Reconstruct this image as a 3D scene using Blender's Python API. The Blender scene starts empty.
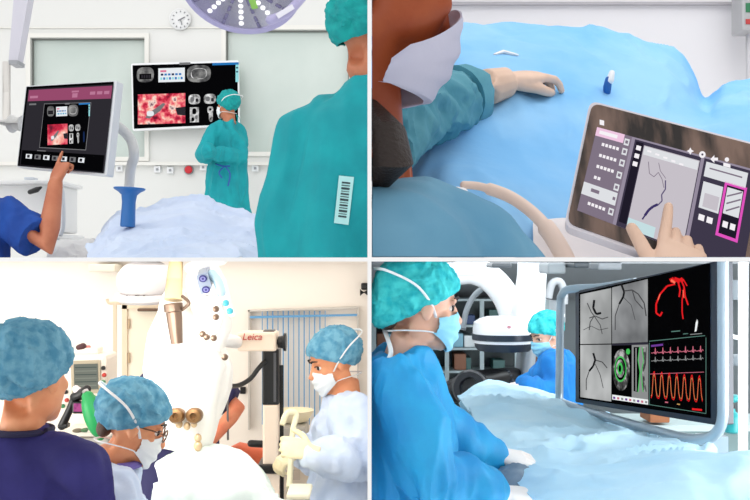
import bpy, bmesh, math, random
from mathutils import Vector, Matrix, noise
from mathutils.bvhtree import BVHTree
V = Vector
random.seed(7)
noise.seed_set(3)
scn = bpy.context.scene
COL = scn.collection
F = 1000.0                 # focal length in pixels of a 750 px wide picture
CX, CY = 369.5, 259.5      # where the level camera's axis meets the picture

def P(px, py, Z):
    return V(((px - CX) / F * Z, Z, (CY - py) / F * Z))

# ------------------------------------------------------------------ camera
cam_data = bpy.data.cameras.new('camera')
cam = bpy.data.objects.new('camera', cam_data)
COL.objects.link(cam)
cam.location = (0, 0, 0)
cam.rotation_euler = (math.radians(90), 0, 0)
cam_data.sensor_width = 36.0
cam_data.lens = 36.0 * F / 750.0
cam_data.shift_x = (375 - CX) / 750.0
cam_data.shift_y = (CY - 250) / 750.0
cam_data.clip_start = 0.05
scn.camera = cam
scn.view_settings.view_transform = 'Standard'
scn.view_settings.look = 'None'
scn.view_settings.gamma = 1
scn.view_settings.exposure = 0.0
scn.view_settings.use_curve_mapping = False

# --------------------------------------------------------------- materials
def lin(c):
    r = []
    for x in c:
        x = x / 255.0
        r.append(x / 12.92 if x <= 0.04045 else ((x + 0.055) / 1.055) ** 2.4)
    return (r[0], r[1], r[2], 1.0)

MATS = {}
def mat(name, col, rough=0.6, metal=0.0, col2=None, scale=20.0, bump=0.0, bscale=60.0,
        stretch=(1, 1, 1), trans=0.0, alpha=1.0, sss=0.0, spec=0.5):
    """plain or noise-mottled principled material with optional noise bump"""
    if name in MATS:
        return MATS[name]
    m = bpy.data.materials.new(name)
    m.use_nodes = True
    nt = m.node_tree
    b = nt.nodes['Principled BSDF']
    b.inputs['Base Color'].default_value = lin(col)
    b.inputs['Roughness'].default_value = rough
    b.inputs['Metallic'].default_value = metal
    b.inputs['Specular IOR Level'].default_value = spec
    b.inputs['Transmission Weight'].default_value = trans
    b.inputs['Alpha'].default_value = alpha
    if sss:
        b.inputs['Subsurface Weight'].default_value = sss
        b.inputs['Subsurface Radius'].default_value = (0.02, 0.008, 0.004)
        b.inputs['Subsurface Scale'].default_value = 0.5
    if col2 or bump:
        tc = nt.nodes.new('ShaderNodeTexCoord')
        mp = nt.nodes.new('ShaderNodeMapping')
        mp.inputs['Scale'].default_value = stretch
        nt.links.new(tc.outputs['Object'], mp.inputs['Vector'])
    if col2:
        n = nt.nodes.new('ShaderNodeTexNoise')
        n.inputs['Scale'].default_value = scale
        n.inputs['Detail'].default_value = 5
        nt.links.new(mp.outputs['Vector'], n.inputs['Vector'])
        r = nt.nodes.new('ShaderNodeValToRGB')
        r.color_ramp.elements[0].position = 0.38
        r.color_ramp.elements[1].position = 0.62
        r.color_ramp.elements[0].color = lin(col)
        r.color_ramp.elements[1].color = lin(col2)
        nt.links.new(n.outputs['Fac'], r.inputs['Fac'])
        nt.links.new(r.outputs['Color'], b.inputs['Base Color'])
    if bump:
        n2 = nt.nodes.new('ShaderNodeTexNoise')
        n2.inputs['Scale'].default_value = bscale
        n2.inputs['Detail'].default_value = 4
        nt.links.new(mp.outputs['Vector'], n2.inputs['Vector'])
        bp = nt.nodes.new('ShaderNodeBump')
        bp.inputs['Strength'].default_value = bump
        bp.inputs['Distance'].default_value = 0.01
        nt.links.new(n2.outputs['Fac'], bp.inputs['Height'])
        nt.links.new(bp.outputs['Normal'], b.inputs['Normal'])
    MATS[name] = m
    return m

def glow(name, col, strength=1.0, stops=None, scale=20.0, kind='noise', detail=4.0):
    """lit screen pixels: emission, optionally a noise picture"""
    if name in MATS:
        return MATS[name]
    m = bpy.data.materials.new(name)
    m.use_nodes = True
    nt = m.node_tree
    b = nt.nodes['Principled BSDF']
    b.inputs['Base Color'].default_value = (0.001, 0.001, 0.001, 1)
    b.inputs['Roughness'].default_value = 0.5
    b.inputs['Specular IOR Level'].default_value = 0.0
    b.inputs['Emission Color'].default_value = lin(col)
    b.inputs['Emission Strength'].default_value = strength
    if stops:
        tc = nt.nodes.new('ShaderNodeTexCoord')
        if kind == 'noise':
            n = nt.nodes.new('ShaderNodeTexNoise')
            n.inputs['Detail'].default_value = detail
            out = n.outputs['Fac']
        else:
            n = nt.nodes.new('ShaderNodeTexVoronoi')
            out = n.outputs['Distance']
        n.inputs['Scale'].default_value = scale
        nt.links.new(tc.outputs['Object'], n.inputs['Vector'])
        r = nt.nodes.new('ShaderNodeValToRGB')
        els = r.color_ramp.elements
        while len(els) < len(stops):
            els.new(0.5)
        for e, (p, c) in zip(els, stops):
            e.position = p
            e.color = lin(c)
        nt.links.new(out, r.inputs['Fac'])
        nt.links.new(r.outputs['Color'], b.inputs['Emission Color'])
    MATS[name] = m
    return m

# ------------------------------------------------------------ shape helpers
def B():
    return bmesh.new()

def frame_of(d, hint=V((0, 0, 1))):
    d = d.normalized()
    if abs(d.dot(hint)) > 0.95:
        hint = V((0, 1, 0)) if abs(d.y) < 0.9 else V((1, 0, 0))
    a = d.cross(hint).normalized()
    b = a.cross(d).normalized()
    return a, b, d

def box(bm, c, s, rot=None, mi=0, bev=0.0):
    c = V(c)
    r = bmesh.ops.create_cube(bm, size=1.0)
    vs = r['verts']
    for v in vs:
        v.co = V((v.co.x * s[0], v.co.y * s[1], v.co.z * s[2]))
        if rot is not None:
            v.co = rot @ v.co
        v.co += c
    fs = set(f for v in vs for f in v.link_faces)
    for f in fs:
        f.material_index = mi
    if bev > 0:
        es = list(set(e for v in vs for e in v.link_edges))
        r2 = bmesh.ops.bevel(bm, geom=es, offset=bev, segments=2, profile=0.6, affect='EDGES')
        for f in r2['faces']:
            f.material_index = mi

def pbox(bm, x0, y0, x1, y1, Z, depth, mi=0, bev=0.0):
    """box whose front face (at distance Z) spans the given rectangle of the view"""
    a, b = P(x0, y0, Z), P(x1, y1, Z)
    c = (a + b) / 2
    box(bm, (c.x, Z + depth / 2, c.z), (abs(b.x - a.x), depth, abs(b.z - a.z)), None, mi, bev)

def tube(bm, pts, rad, seg=10, mi=0, caps=True, flat=1.0, round_ends=False):
    pts = [V(p) for p in pts]
    if not isinstance(rad, (list, tuple)):
        rad = [rad] * len(pts)
    rad = list(rad)
    if round_ends:
        d0 = (pts[0] - pts[1]).normalized(); d1 = (pts[-1] - pts[-2]).normalized()
        r0, r1 = rad[0], rad[-1]
        pre = [(pts[0] + d0 * r0 * k, r0 * math.sqrt(max(0.02, 1 - k * k))) for k in (0.97, 0.8, 0.45)]
        post = [(pts[-1] + d1 * r1 * k, r1 * math.sqrt(max(0.02, 1 - k * k))) for k in (0.45, 0.8, 0.97)]
        pts = [p for p, _ in pre] + pts + [p for p, _ in post]
        rad = [r for _, r in pre] + rad + [r for _, r in post]
    n = len(pts)
    rings = []
    a = None
    for i in range(n):
        if i == 0: d = pts[1] - pts[0]
        elif i == n - 1: d = pts[-1] - pts[-2]
        else: d = (pts[i + 1] - pts[i]).normalized() + (pts[i] - pts[i - 1]).normalized()
        d = d.normalized()
        if a is None:
            a, b, _ = frame_of(d)
        else:
            a = (a - d * a.dot(d)).normalized()
            b = a.cross(d).normalized() * -1
            b = d.cross(a).normalized()
        ring = []
        for k in range(seg):
            t = 2 * math.pi * k / seg
            ring.append(bm.verts.new(pts[i] + a * math.cos(t) * rad[i] + b * math.sin(t) * rad[i] * flat))
        rings.append(ring)
    for i in range(n - 1):
        for k in range(seg):
            f = bm.faces.new((rings[i][k], rings[i][(k + 1) % seg], rings[i + 1][(k + 1) % seg], rings[i + 1][k]))
            f.material_index = mi
    if caps:
        f = bm.faces.new(list(reversed(rings[0]))); f.material_index = mi
        f = bm.faces.new(rings[-1]); f.material_index = mi

def curve_pts(pts, n=8):
    """Catmull-Rom through points"""
    pts = [V(p) for p in pts]
    out = []
    for i in range(len(pts) - 1):
        p0 = pts[max(i - 1, 0)]; p1 = pts[i]; p2 = pts[i + 1]; p3 = pts[min(i + 2, len(pts) - 1)]
        for k in range(n):
            t = k / n
            out.append(0.5 * ((2 * p1) + (p2 - p0) * t + (2 * p0 - 5 * p1 + 4 * p2 - p3) * t * t + (3 * p1 - p0 - 3 * p2 + p3) * t ** 3))
    out.append(pts[-1])
    return out

def cyl(bm, p0, p1, r0, r1=None, seg=20, mi=0):
    tube(bm, [p0, p1], [r0, r0 if r1 is None else r1], seg, mi)

def ell(bm, c, r, R=None, seg=20, mi=0):
    vs = bmesh.ops.create_uvsphere(bm, u_segments=seg, v_segments=max(8, seg // 2 + 2), radius=1.0)['verts']
    c = V(c)
    for v in vs:
        p = V((v.co.x * r[0], v.co.y * r[1], v.co.z * r[2]))
        if R is not None: p = R @ p
        v.co = p + c
    for f in set(f for v in vs for f in v.link_faces):
        f.material_index = mi

def lathe(bm, base, axis, prof, seg=28, mi=0, sx=1.0):
    """profile of (distance along axis, radius)"""
    a, b, d = frame_of(V(axis))
    base = V(base)
    rings = []
    for h, r in prof:
        rings.append([bm.verts.new(base + d * h + (a * math.cos(2 * math.pi * k / seg) * sx + b * math.sin(2 * math.pi * k / seg)) * max(r, 1e-4)) for k in range(seg)])
    for i in range(len(rings) - 1):
        for k in range(seg):
            bm.faces.new((rings[i][k], rings[i][(k + 1) % seg], rings[i + 1][(k + 1) % seg], rings[i + 1][k])).material_index = mi
    bm.faces.new(list(reversed(rings[0]))).material_index = mi
    bm.faces.new(rings[-1]).material_index = mi

def loft(bm, rings, seg=28, mi=0, power=2.4):
    """rings of (centre, axis1*halfwidth, axis2*halfdepth)"""
    rs = []
    for c, u, w in rings:
        ring = []
        for k in range(seg):
            t = 2 * math.pi * k / seg
            ct, st = math.cos(t), math.sin(t)
            x = math.copysign(abs(ct) ** (2 / power), ct); y = math.copysign(abs(st) ** (2 / power), st)
            ring.append(bm.verts.new(V(c) + V(u) * x + V(w) * y))
        rs.append(ring)
    for i in range(len(rs) - 1):
        for k in range(seg):
            bm.faces.new((rs[i][k], rs[i][(k + 1) % seg], rs[i + 1][(k + 1) % seg], rs[i + 1][k])).material_index = mi
    bm.faces.new(list(reversed(rs[0]))).material_index = mi
    bm.faces.new(rs[-1]).material_index = mi

def prism(bm, poly, dvec, mi=0):
    """extrude a 3D polygon along dvec"""
    a = [bm.verts.new(V(p)) for p in poly]
    b = [bm.verts.new(V(p) + V(dvec)) for p in poly]
    n = len(a)
    bm.faces.new(a).material_index = mi
    bm.faces.new(list(reversed(b))).material_index = mi
    for k in range(n):
        bm.faces.new((a[(k + 1) % n], a[k], b[k], b[(k + 1) % n])).material_index = mi

# --------------------------------------------------------- object finishing
CLIP = {'TL': [((-.004, 0, 0), (1, 0, 0)), ((0, 0, .004), (0, 0, -1))],
        'TR': [((.004, 0, 0), (-1, 0, 0)), ((0, 0, .004), (0, 0, -1))],
        'BL': [((-.004, 0, 0), (1, 0, 0)), ((0, 0, -.004), (0, 0, 1))],
        'BR': [((.004, 0, 0), (-1, 0, 0)), ((0, 0, -.004), (0, 0, 1))]}
CELL = [None]

def wr(bm, amp, sc=9.0, st=(1, 1, .35), seed=0.0, mask=None):
    """cloth creases: ridged noise displacement along the normals"""
    bm.normal_update()
    off = V((seed * 7.3, seed * 3.1, seed * 5.7))
    mv = []
    for v in bm.verts:
        q = V((v.co.x * st[0], v.co.y * st[1], v.co.z * st[2])) * sc + off
        q = q + noise.noise_vector(q * .6) * .7
        a = noise.noise(q); b = noise.noise(q * 2.3 + V((4, 1, 9)))
        d = (1 - abs(a) * 2.4) * .8 + (1 - abs(b) * 2.2) * .35 - .55
        k = amp if mask is None else amp * mask(v.co)
        mv.append(v.normal * d * k)
    for v, m in zip(bm.verts, mv):
        v.co += m

def crease(bm, amp, sc=3.0, seed=0.0):
    """cloth sheet: broad swells with narrow raised folds"""
    bm.normal_update()
    off = V((seed * 7.3, seed * 3.1, seed * 5.7)); mv = []
    for v in bm.verts:
        q = v.co * sc + off
        q = q + noise.noise_vector(q * .5) * .8
        h = .55 * noise.noise(q * .55)
        for k, w, s in ((.8, .55, .10), (1.5, .42, .11), (2.9, .16, .16)):
            a = noise.noise(q * k + V((k * 11, 3, k * 5)))
            h += w * math.exp(-(a / s) ** 2) - w * .3
        mv.append(v.normal * h * amp)
    for v, m in zip(bm.verts, mv): v.co += m

def thicken(bm, th):
    bm.normal_update()
    fs = list(bm.faces); bd = [e for e in bm.edges if e.is_boundary]
    bl = [(e.link_loops[0].vert, e.link_loops[0].link_loop_next.vert) for e in bd]
    mp = {v: bm.verts.new(v.co - v.normal * th) for v in list(bm.verts)}
    for f in fs: bm.faces.new([mp[v] for v in reversed(f.verts)]).material_index = f.material_index
    for a, b in bl:
        try: bm.faces.new((b, a, mp[a], mp[b]))
        except ValueError: pass

def remesh(bm, vox, it=3):
    me = bpy.data.meshes.new('tmp'); bm.normal_update()
    bm.to_mesh(me); bm.free()
    o = bpy.data.objects.new('tmp', me); COL.objects.link(o)
    md = o.modifiers.new('r', 'REMESH'); md.mode = 'VOXEL'; md.voxel_size = vox; md.adaptivity = 0
    dg = bpy.context.evaluated_depsgraph_get(); dg.update()
    ev = o.evaluated_get(dg)
    m2 = bpy.data.meshes.new_from_object(ev, depsgraph=dg)
    nb = bmesh.new(); nb.from_mesh(m2)
    bpy.data.objects.remove(o); bpy.data.meshes.remove(me); bpy.data.meshes.remove(m2)
    for _ in range(it):
        bmesh.ops.smooth_vert(nb, verts=nb.verts, factor=0.5, use_axis_x=True, use_axis_y=True, use_axis_z=True)
    return nb

def clip(bm, cell):
    for co, no in CLIP[cell]:
        if not bm.verts: return
        co = V(co); no = V(no)
        if max((v.co - co).dot(no) for v in bm.verts) <= 0: continue
        g = list(bm.verts) + list(bm.edges) + list(bm.faces)
        r = bmesh.ops.bisect_plane(bm, geom=g, plane_co=co, plane_no=no, clear_outer=True, dist=1e-6)
        es = [e for e in r['geom_cut'] if isinstance(e, bmesh.types.BMEdge) and e.is_valid and e.is_boundary]
        if es:
            try: bmesh.ops.holes_fill(bm, edges=es, sides=0)
            except Exception: pass

def obj(name, bm, mats, parent=None, smooth=True, nrm=True, ang=40):
    """link one mesh object; a top-level one gets its origin at its base"""
    if CELL[0]: clip(bm, CELL[0])
    if nrm: bmesh.ops.recalc_face_normals(bm, faces=bm.faces)
    if not isinstance(mats, (list, tuple)): mats = [mats]
    if parent is not None:
        org = V(parent['_o'])
    else:
        if bm.verts:
            mn = V([min(v.co[i] for v in bm.verts) for i in range(3)]); mx = V([max(v.co[i] for v in bm.verts) for i in range(3)])
        else: mn = mx = V((0, 0, 0))
        org = V(((mn.x + mx.x) / 2, (mn.y + mx.y) / 2, mn.z))
    for v in bm.verts: v.co -= org
    me = bpy.data.meshes.new(name)
    for f in bm.faces: f.smooth = smooth
    bm.to_mesh(me); bm.free()
    if smooth and ang < 180: me.set_sharp_from_angle(angle=math.radians(ang))
    for m in mats: me.materials.append(m)
    o = bpy.data.objects.new(name, me); COL.objects.link(o)
    o['_o'] = list(org)
    if parent is not None: o.parent = parent
    else: o.location = org
    return o

def tag(o, label, cat, group=None):
    o['label'] = label; o['category'] = cat
    if group: o['group'] = group
    return o

def thing(name, label, cat, loc, group=None):
    o = bpy.data.objects.new(name, None); COL.objects.link(o)
    o.location = V(loc); o['_o'] = list(V(loc)); o.empty_display_size = .05
    return tag(o, label, cat, group)

def struct(name, bm, m, parent=None, smooth=False):
    c = CELL[0]; CELL[0] = None
    o = obj(name, bm, m, parent, smooth)
    CELL[0] = c
    o['kind'] = 'structure'
    return o

def sheet(rows, N=70, M=10, amp=.01, sc=7.0, st=(1, 1, 1), seed=0., th=.005, drop=None):
    """cloth surface lofted through rows of (px, py, Z) points, with creases and a thickness"""
    res = []
    for r in rows:
        pts = curve_pts([P(*q) for q in r], 10)
        L = [0]
        for i in range(1, len(pts)): L.append(L[-1] + (pts[i] - pts[i - 1]).length)
        rr = []
        j = 0
        for k in range(N):
            t = L[-1] * k / (N - 1)
            while j < len(L) - 2 and L[j + 1] < t: j += 1
            u = (t - L[j]) / max(1e-9, L[j + 1] - L[j])
            rr.append(pts[j].lerp(pts[j + 1], min(1, max(0, u))))
        res.append(rr)
    cols = [curve_pts([res[i][k] for i in range(len(res))], M) for k in range(N)]
    bm = B()
    g = [[bm.verts.new(p) for p in c] for c in cols]
    for i in range(N - 1):
        for j in range(len(g[0]) - 1):
            bm.faces.new((g[i][j], g[i][j + 1], g[i + 1][j + 1], g[i + 1][j]))
    bmesh.ops.recalc_face_normals(bm, faces=bm.faces)
    bm.normal_update()
    if sum(f.normal.z - f.normal.y for f in bm.faces) < 0:
        bmesh.ops.reverse_faces(bm, faces=bm.faces); bm.normal_update()
    crease(bm, amp, sc, seed)
    if th: thicken(bm, th)
    return bm

class Plane:
    """a flat panel through three viewed corners; draws shapes lying on it"""
    def __init__(s, tl, tr, bl, br=None):
        s.a = P(*tl); s.b = P(*tr); s.c = P(*bl)
        s.n = (s.b - s.a).cross(s.c - s.a).normalized()
        if s.n.dot(s.a) > 0: s.n = -s.n          # faces the camera side
    def at(s, px, py, off=0.0):
        d = P(px, py, 1.0)
        t = s.n.dot(s.a) / s.n.dot(d)
        return d * t + s.n * off
    def poly(s, bm, pts, mi=0, off=0.0):
        f = bm.faces.new([bm.verts.new(s.at(x, y, off)) for x, y in pts]); f.material_index = mi
        f.normal_update()
        if f.normal.dot(s.n) < 0: f.normal_flip()
        return f
    def rect(s, bm, x0, y0, x1, y1, mi=0, off=0.0, sl=0.0, st=0.0):
        """rectangle sheared by sl (rows per column) and st (columns per row)"""
        def q(x, y): return (x + st * (y - y0), y + sl * (x - x0))
        s.poly(bm, [q(x0, y0), q(x1, y0), q(x1, y1), q(x0, y1)], mi, off)
    def disc(s, bm, x, y, rx, ry, mi=0, off=0.0, n=18, r_in=0):
        if not r_in:
            s.poly(bm, [(x + rx * math.cos(2 * math.pi * k / n), y + ry * math.sin(2 * math.pi * k / n)) for k in range(n)], mi, off)
        else:
            for k in range(n):
                t0, t1 = 2 * math.pi * k / n, 2 * math.pi * (k + 1) / n
                s.poly(bm, [(x + rx * math.cos(t0), y + ry * math.sin(t0)), (x + rx * math.cos(t1), y + ry * math.sin(t1)),
                            (x + rx * r_in * math.cos(t1), y + ry * r_in * math.sin(t1)), (x + rx * r_in * math.cos(t0), y + ry * r_in * math.sin(t0))], mi, off)
    def line(s, bm, pts, w, mi=0, off=0.0):
        for i in range(len(pts) - 1):
            (x0, y0), (x1, y1) = pts[i], pts[i + 1]
            d = math.hypot(x1 - x0, y1 - y0) or 1
            nx, ny = -(y1 - y0) / d * w / 2, (x1 - x0) / d * w / 2
            s.poly(bm, [(x0 + nx, y0 + ny), (x1 + nx, y1 + ny), (x1 - nx, y1 - ny), (x0 - nx, y0 - ny)], mi, off + 1e-5 * i)
    def slab(s, bm, pts, depth, off=0.0, mi=0):
        """solid plate behind the outline"""
        prism(bm, [s.at(x, y, off) for x, y in pts], -s.n * depth, mi)

def rounded(c, r, n=4):
    """round the corners of a polygon in view coordinates"""
    out = []
    m = len(c)
    for i in range(m):
        p = V(c[i]).to_2d() if len(c[i]) > 2 else V((c[i][0], c[i][1]))
        a = V(c[i - 1]); b = V(c[(i + 1) % m])
        da = (a - p).normalized() * r; db = (b - p).normalized() * r
        for k in range(n + 1):
            t = k / n
            q = (p + da) * (1 - t) ** 2 + p * 2 * t * (1 - t) + (p + db) * t * t
            out.append((q.x, q.y))
    return out
# -------------------------------------------------------------------- people
def skin(name, c1, c2):
    return mat(name, c1, .5, 0, c2, 14, .06, 200, sss=.08)

class Head:
    def __init__(s, c, fwd, h=.24, tilt=0.0):
        s.c = V(c); s.h = h
        f = V(fwd).normalized()
        r = f.cross(V((0, 0, 1))).normalized()
        r = (Matrix.Rotation(tilt, 3, f) @ r)
        u = r.cross(f).normalized()
        s.M = Matrix((r, f, u)).transposed()
    def w(s, x, y, z): return s.c + s.M @ (V((x, y, z)) * s.h)
    def e(s, bm, c, r, seg=20, rot=None):
        ell(bm, s.w(*c), [k * s.h for k in r], s.M if rot is None else s.M @ rot, seg)
    def skull(s, bm):
        s.e(bm, (0, -.06, .13), (.315, .40, .35), 28)
        s.e(bm, (0, .09, -.12), (.25, .265, .33), 24)
        s.e(bm, (0, .16, -.30), (.17, .20, .17))
        s.e(bm, (0, .27, -.40), (.085, .08, .075), 14)
        tube(bm, [s.w(0, .335, .08), s.w(0, .40, -.04), s.w(0, .43, -.11)], [.03 * s.h, .04 * s.h, .062 * s.h], 10, round_ends=True)
        s.e(bm, (.045, .365, -.12), (.04, .05, .035), 10); s.e(bm, (-.045, .365, -.12), (.04, .05, .035), 10)
        s.e(bm, (0, .325, -.225), (.10, .055, .03), 12); s.e(bm, (0, .32, -.275), (.09, .055, .032), 12)
        for q in (-1, 1):
            s.e(bm, (q * .12, .285, .11), (.13, .06, .045), 14)
            s.e(bm, (q * .165, .22, -.08), (.09, .09, .08), 14)
            s.e(bm, (q * .315, -.03, -.03), (.035, .08, .14), 14, Matrix.Rotation(q * -.35, 3, 'Z'))
            s.e(bm, (q * .165, .0, -.26), (.075, .19, .15), 14)
    def eyes(s, parent, white, dark, lid):
        for q in (-1, 1):
            bm = B()
            s.e(bm, (q * .125, .276, .02), (.056, .050, .040), 16)
            ell(bm, s.w(q * .146, .300, .022), [.036 * s.h, .026 * s.h, .033 * s.h], s.M, 12, 1)
            tube(bm, [s.w(q * (.07 + .035 * k), .335 - .014 * k * (k > 1), .045 + .012 * math.sin(k * 1.05)) for k in range(4)], .010 * s.h, 6, 1)
            obj('eye', bm, [white, dark], parent)
            bm = B()
            tube(bm, [s.w(q * .05, .36, .125), s.w(q * .12, .355, .155), s.w(q * .21, .29, .14)], [.016 * s.h, .018 * s.h, .008 * s.h], 6)
            obj('eyebrow', bm, lid, parent)
    def cap(s, parent, m, puff=.04, back=.0, low=-.16, front=.22, name='surgical_cap', seed=1., tails=False, amp=.016, sag=0.):
        bm = B()
        s.e(bm, (0, -.075 - back * .5, .15 + puff * .3), (.345 + puff, .43 + puff + back * .5, .375 + puff), 48)
        if sag:
            s.e(bm, (0, -.36 - back * .4, -.02 - sag * .3), (.24 + puff, .24 + back * .3, .26 + sag * .5), 30)
            bm = remesh(bm, .02 * s.h / .24 * .4, 4)
        # cut along the line forehead - ear - nape
        fp, bp = s.w(0, .36, front), s.w(0, -.45, low - sag)
        n = (s.M @ V((1, 0, 0))).cross(fp - bp).normalized()
        if n.dot(s.M @ V((0, 0, 1))) > 0: n = -n
        bmesh.ops.bisect_plane(bm, geom=list(bm.verts) + list(bm.edges) + list(bm.faces), plane_co=fp, plane_no=n, clear_outer=True)
        bmesh.ops.subdivide_edges(bm, edges=bm.edges, cuts=1, use_grid_fill=True)
        wr(bm, amp * s.h / .24, 22, (1, 1, 1), seed)
        # gather the rim like an elastic band
        for v in bm.verts:
            d = abs((v.co - fp).dot(n)) / s.h
            if d < .05:
                ctr = s.w(0, -.05, .05)
                v.co = v.co + (ctr - v.co) * .04 * (1 - d / .05)
        bmesh.ops.remove_doubles(bm, verts=bm.verts, dist=.0012)
        bmesh.ops.recalc_face_normals(bm, faces=bm.faces)
        thicken(bm, .004)
        c = obj(name, bm, m, parent)
        if tails:
            bm = B()
            for q in (-1, 1):
                tube(bm, curve_pts([s.w(q * .02, -.46, low + .02), s.w(q * .07, -.55, low - .12), s.w(q * .10, -.56, low - .30)], 5), .018 * s.h, 6, flat=.4)
            obj('tie', bm, m, c)
        return c
    def mask(s, parent, m, ms, big=1.0, straps=True, top=.0, amin=-1., amax=1., low=-.48, ear=.10, eb=.20):
        bm = B()
        NA, NV = 30, 20
        g = []
        for i in range(NA + 1):
            a = amin + (amax - amin) * i / NA
            th = a * 1.42
            col = []
            for j in range(NV + 1):
                v = j / NV
                zt = top - ear * abs(a) ** 1.5; zb = low + eb * abs(a) ** 1.3
                z = zt + (zb - zt) * v
                bul = math.sin(math.pi * (v * .85 + .12))
                x = (.245 + .035 * bul) * big * math.sin(th)
                y = .055 + (.30 + .085 * bul) * big * (max(0, math.cos(th)) ** .8 if math.cos(th) > 0 else math.cos(th) * .8)
                if j == NV: y -= .03
                pl = .012 * math.sin(v * 7 * math.pi) * math.cos(th * .9)
                col.append(bm.verts.new(s.w(x, y + pl, z)))
            g.append(col)
        for i in range(NA):
            for j in range(NV):
                bm.faces.new((g[i][j], g[i + 1][j], g[i + 1][j + 1], g[i][j + 1]))
        bmesh.ops.recalc_face_normals(bm, faces=bm.faces)
        thicken(bm, .003)
        k = obj('face_mask', bm, m, parent)
        if straps:
            for top_s in ((True, False) if straps is True else (straps == 'top',)):
                bm = B()
                for q in (-1, 1):
                    if top_s: pts = [(q * .25, .10, -.10), (q * .36, -.02, .05), (q * .425, -.24, .22), (q * .30, -.54, .32), (0, -.62, .33)]
                    else: pts = [(q * .25, .10, -.27), (q * .27, -.02, -.27), (q * .22, -.25, -.30), (q * .1, -.36, -.33), (0, -.38, -.33)]
                    tube(bm, curve_pts([s.w(*p) for p in pts], 6), .019 * s.h, 6, flat=.5)
                obj('mask_strap', bm, ms, k)
        return k

def hand_bm(bm, wrist, d, n, side, L=.18, curl=(.3, .3, .3, .3), thumb=.3, spread=.05, thumb_out=.9, th_curl=.25):
    """palm, four fingers and a thumb: d = finger direction, n = back of hand, side = +1/-1 for the thumb's side"""
    d = V(d).normalized(); n = V(n); n = (n - d * n.dot(d)).normalized()
    s = d.cross(n).normalized() * side
    wrist = V(wrist); k = L / .18
    def loc(a, b, c): return wrist + (d * a + s * b + n * c) * k
    # palm
    loft(bm, [(loc(-.03, 0, 0), s * .027 * k, n * .021 * k), (loc(0, 0, 0), s * .029 * k, n * .021 * k), (loc(.03, .002, 0), s * .038 * k, n * .019 * k),
              (loc(.065, 0, 0), s * .042 * k, n * .016 * k), (loc(.092, -.001, 0), s * .041 * k, n * .012 * k)], 18)
    fl = [(.031, .070, .0095), (.0105, .078, .0098), (-.0105, .072, .0093), (-.0305, .057, .0083)]
    for i, (b, ln, r) in enumerate(fl):
        c = curl[i]
        c = (c, c * 1.15, c * .8) if not isinstance(c, tuple) else c
        p = loc(.088, b, 0); pts = [loc(.06, b * .85, 0), p]; rr = [r * k, r * 1.12 * k]
        ang = 0; dd = (d + s * spread * (1.2 - i) * .8).normalized()
        for q, part in enumerate((.46, .30, .24)):
            ang += c[q]
            v = dd * math.cos(ang) - n * math.sin(ang)
            p = p + v * ln * part * k * 1.0
            pts.append(p); rr.append(r * (1.0, .93, .82)[q] * k)
        tube(bm, pts, rr, 10, round_ends=True)
    # thumb leaves the side of the palm near its base
    p0 = loc(.018, .022, -.006)
    v1 = (d * math.cos(thumb_out) + s * math.sin(thumb_out) - n * thumb).normalized()
    p1 = p0 + v1 * .045 * k
    v2 = (v1 + d * th_curl * 1.2 - s * th_curl - n * th_curl * .6).normalized()
    p2 = p1 + v2 * .032 * k
    v3 = (v2 + d * th_curl * .8 - s * th_curl * .8).normalized()
    p3 = p2 + v3 * .025 * k
    tube(bm, [p0, p1, p2, p3], [.015 * k, .0125 * k, .0115 * k, .0095 * k], 10, round_ends=True)

def tree_of(o):
    o_ = V(o['_o']); return BVHTree.FromPolygons([v.co + o_ for v in o.data.vertices], [list(q.vertices) for q in o.data.polygons])

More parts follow.
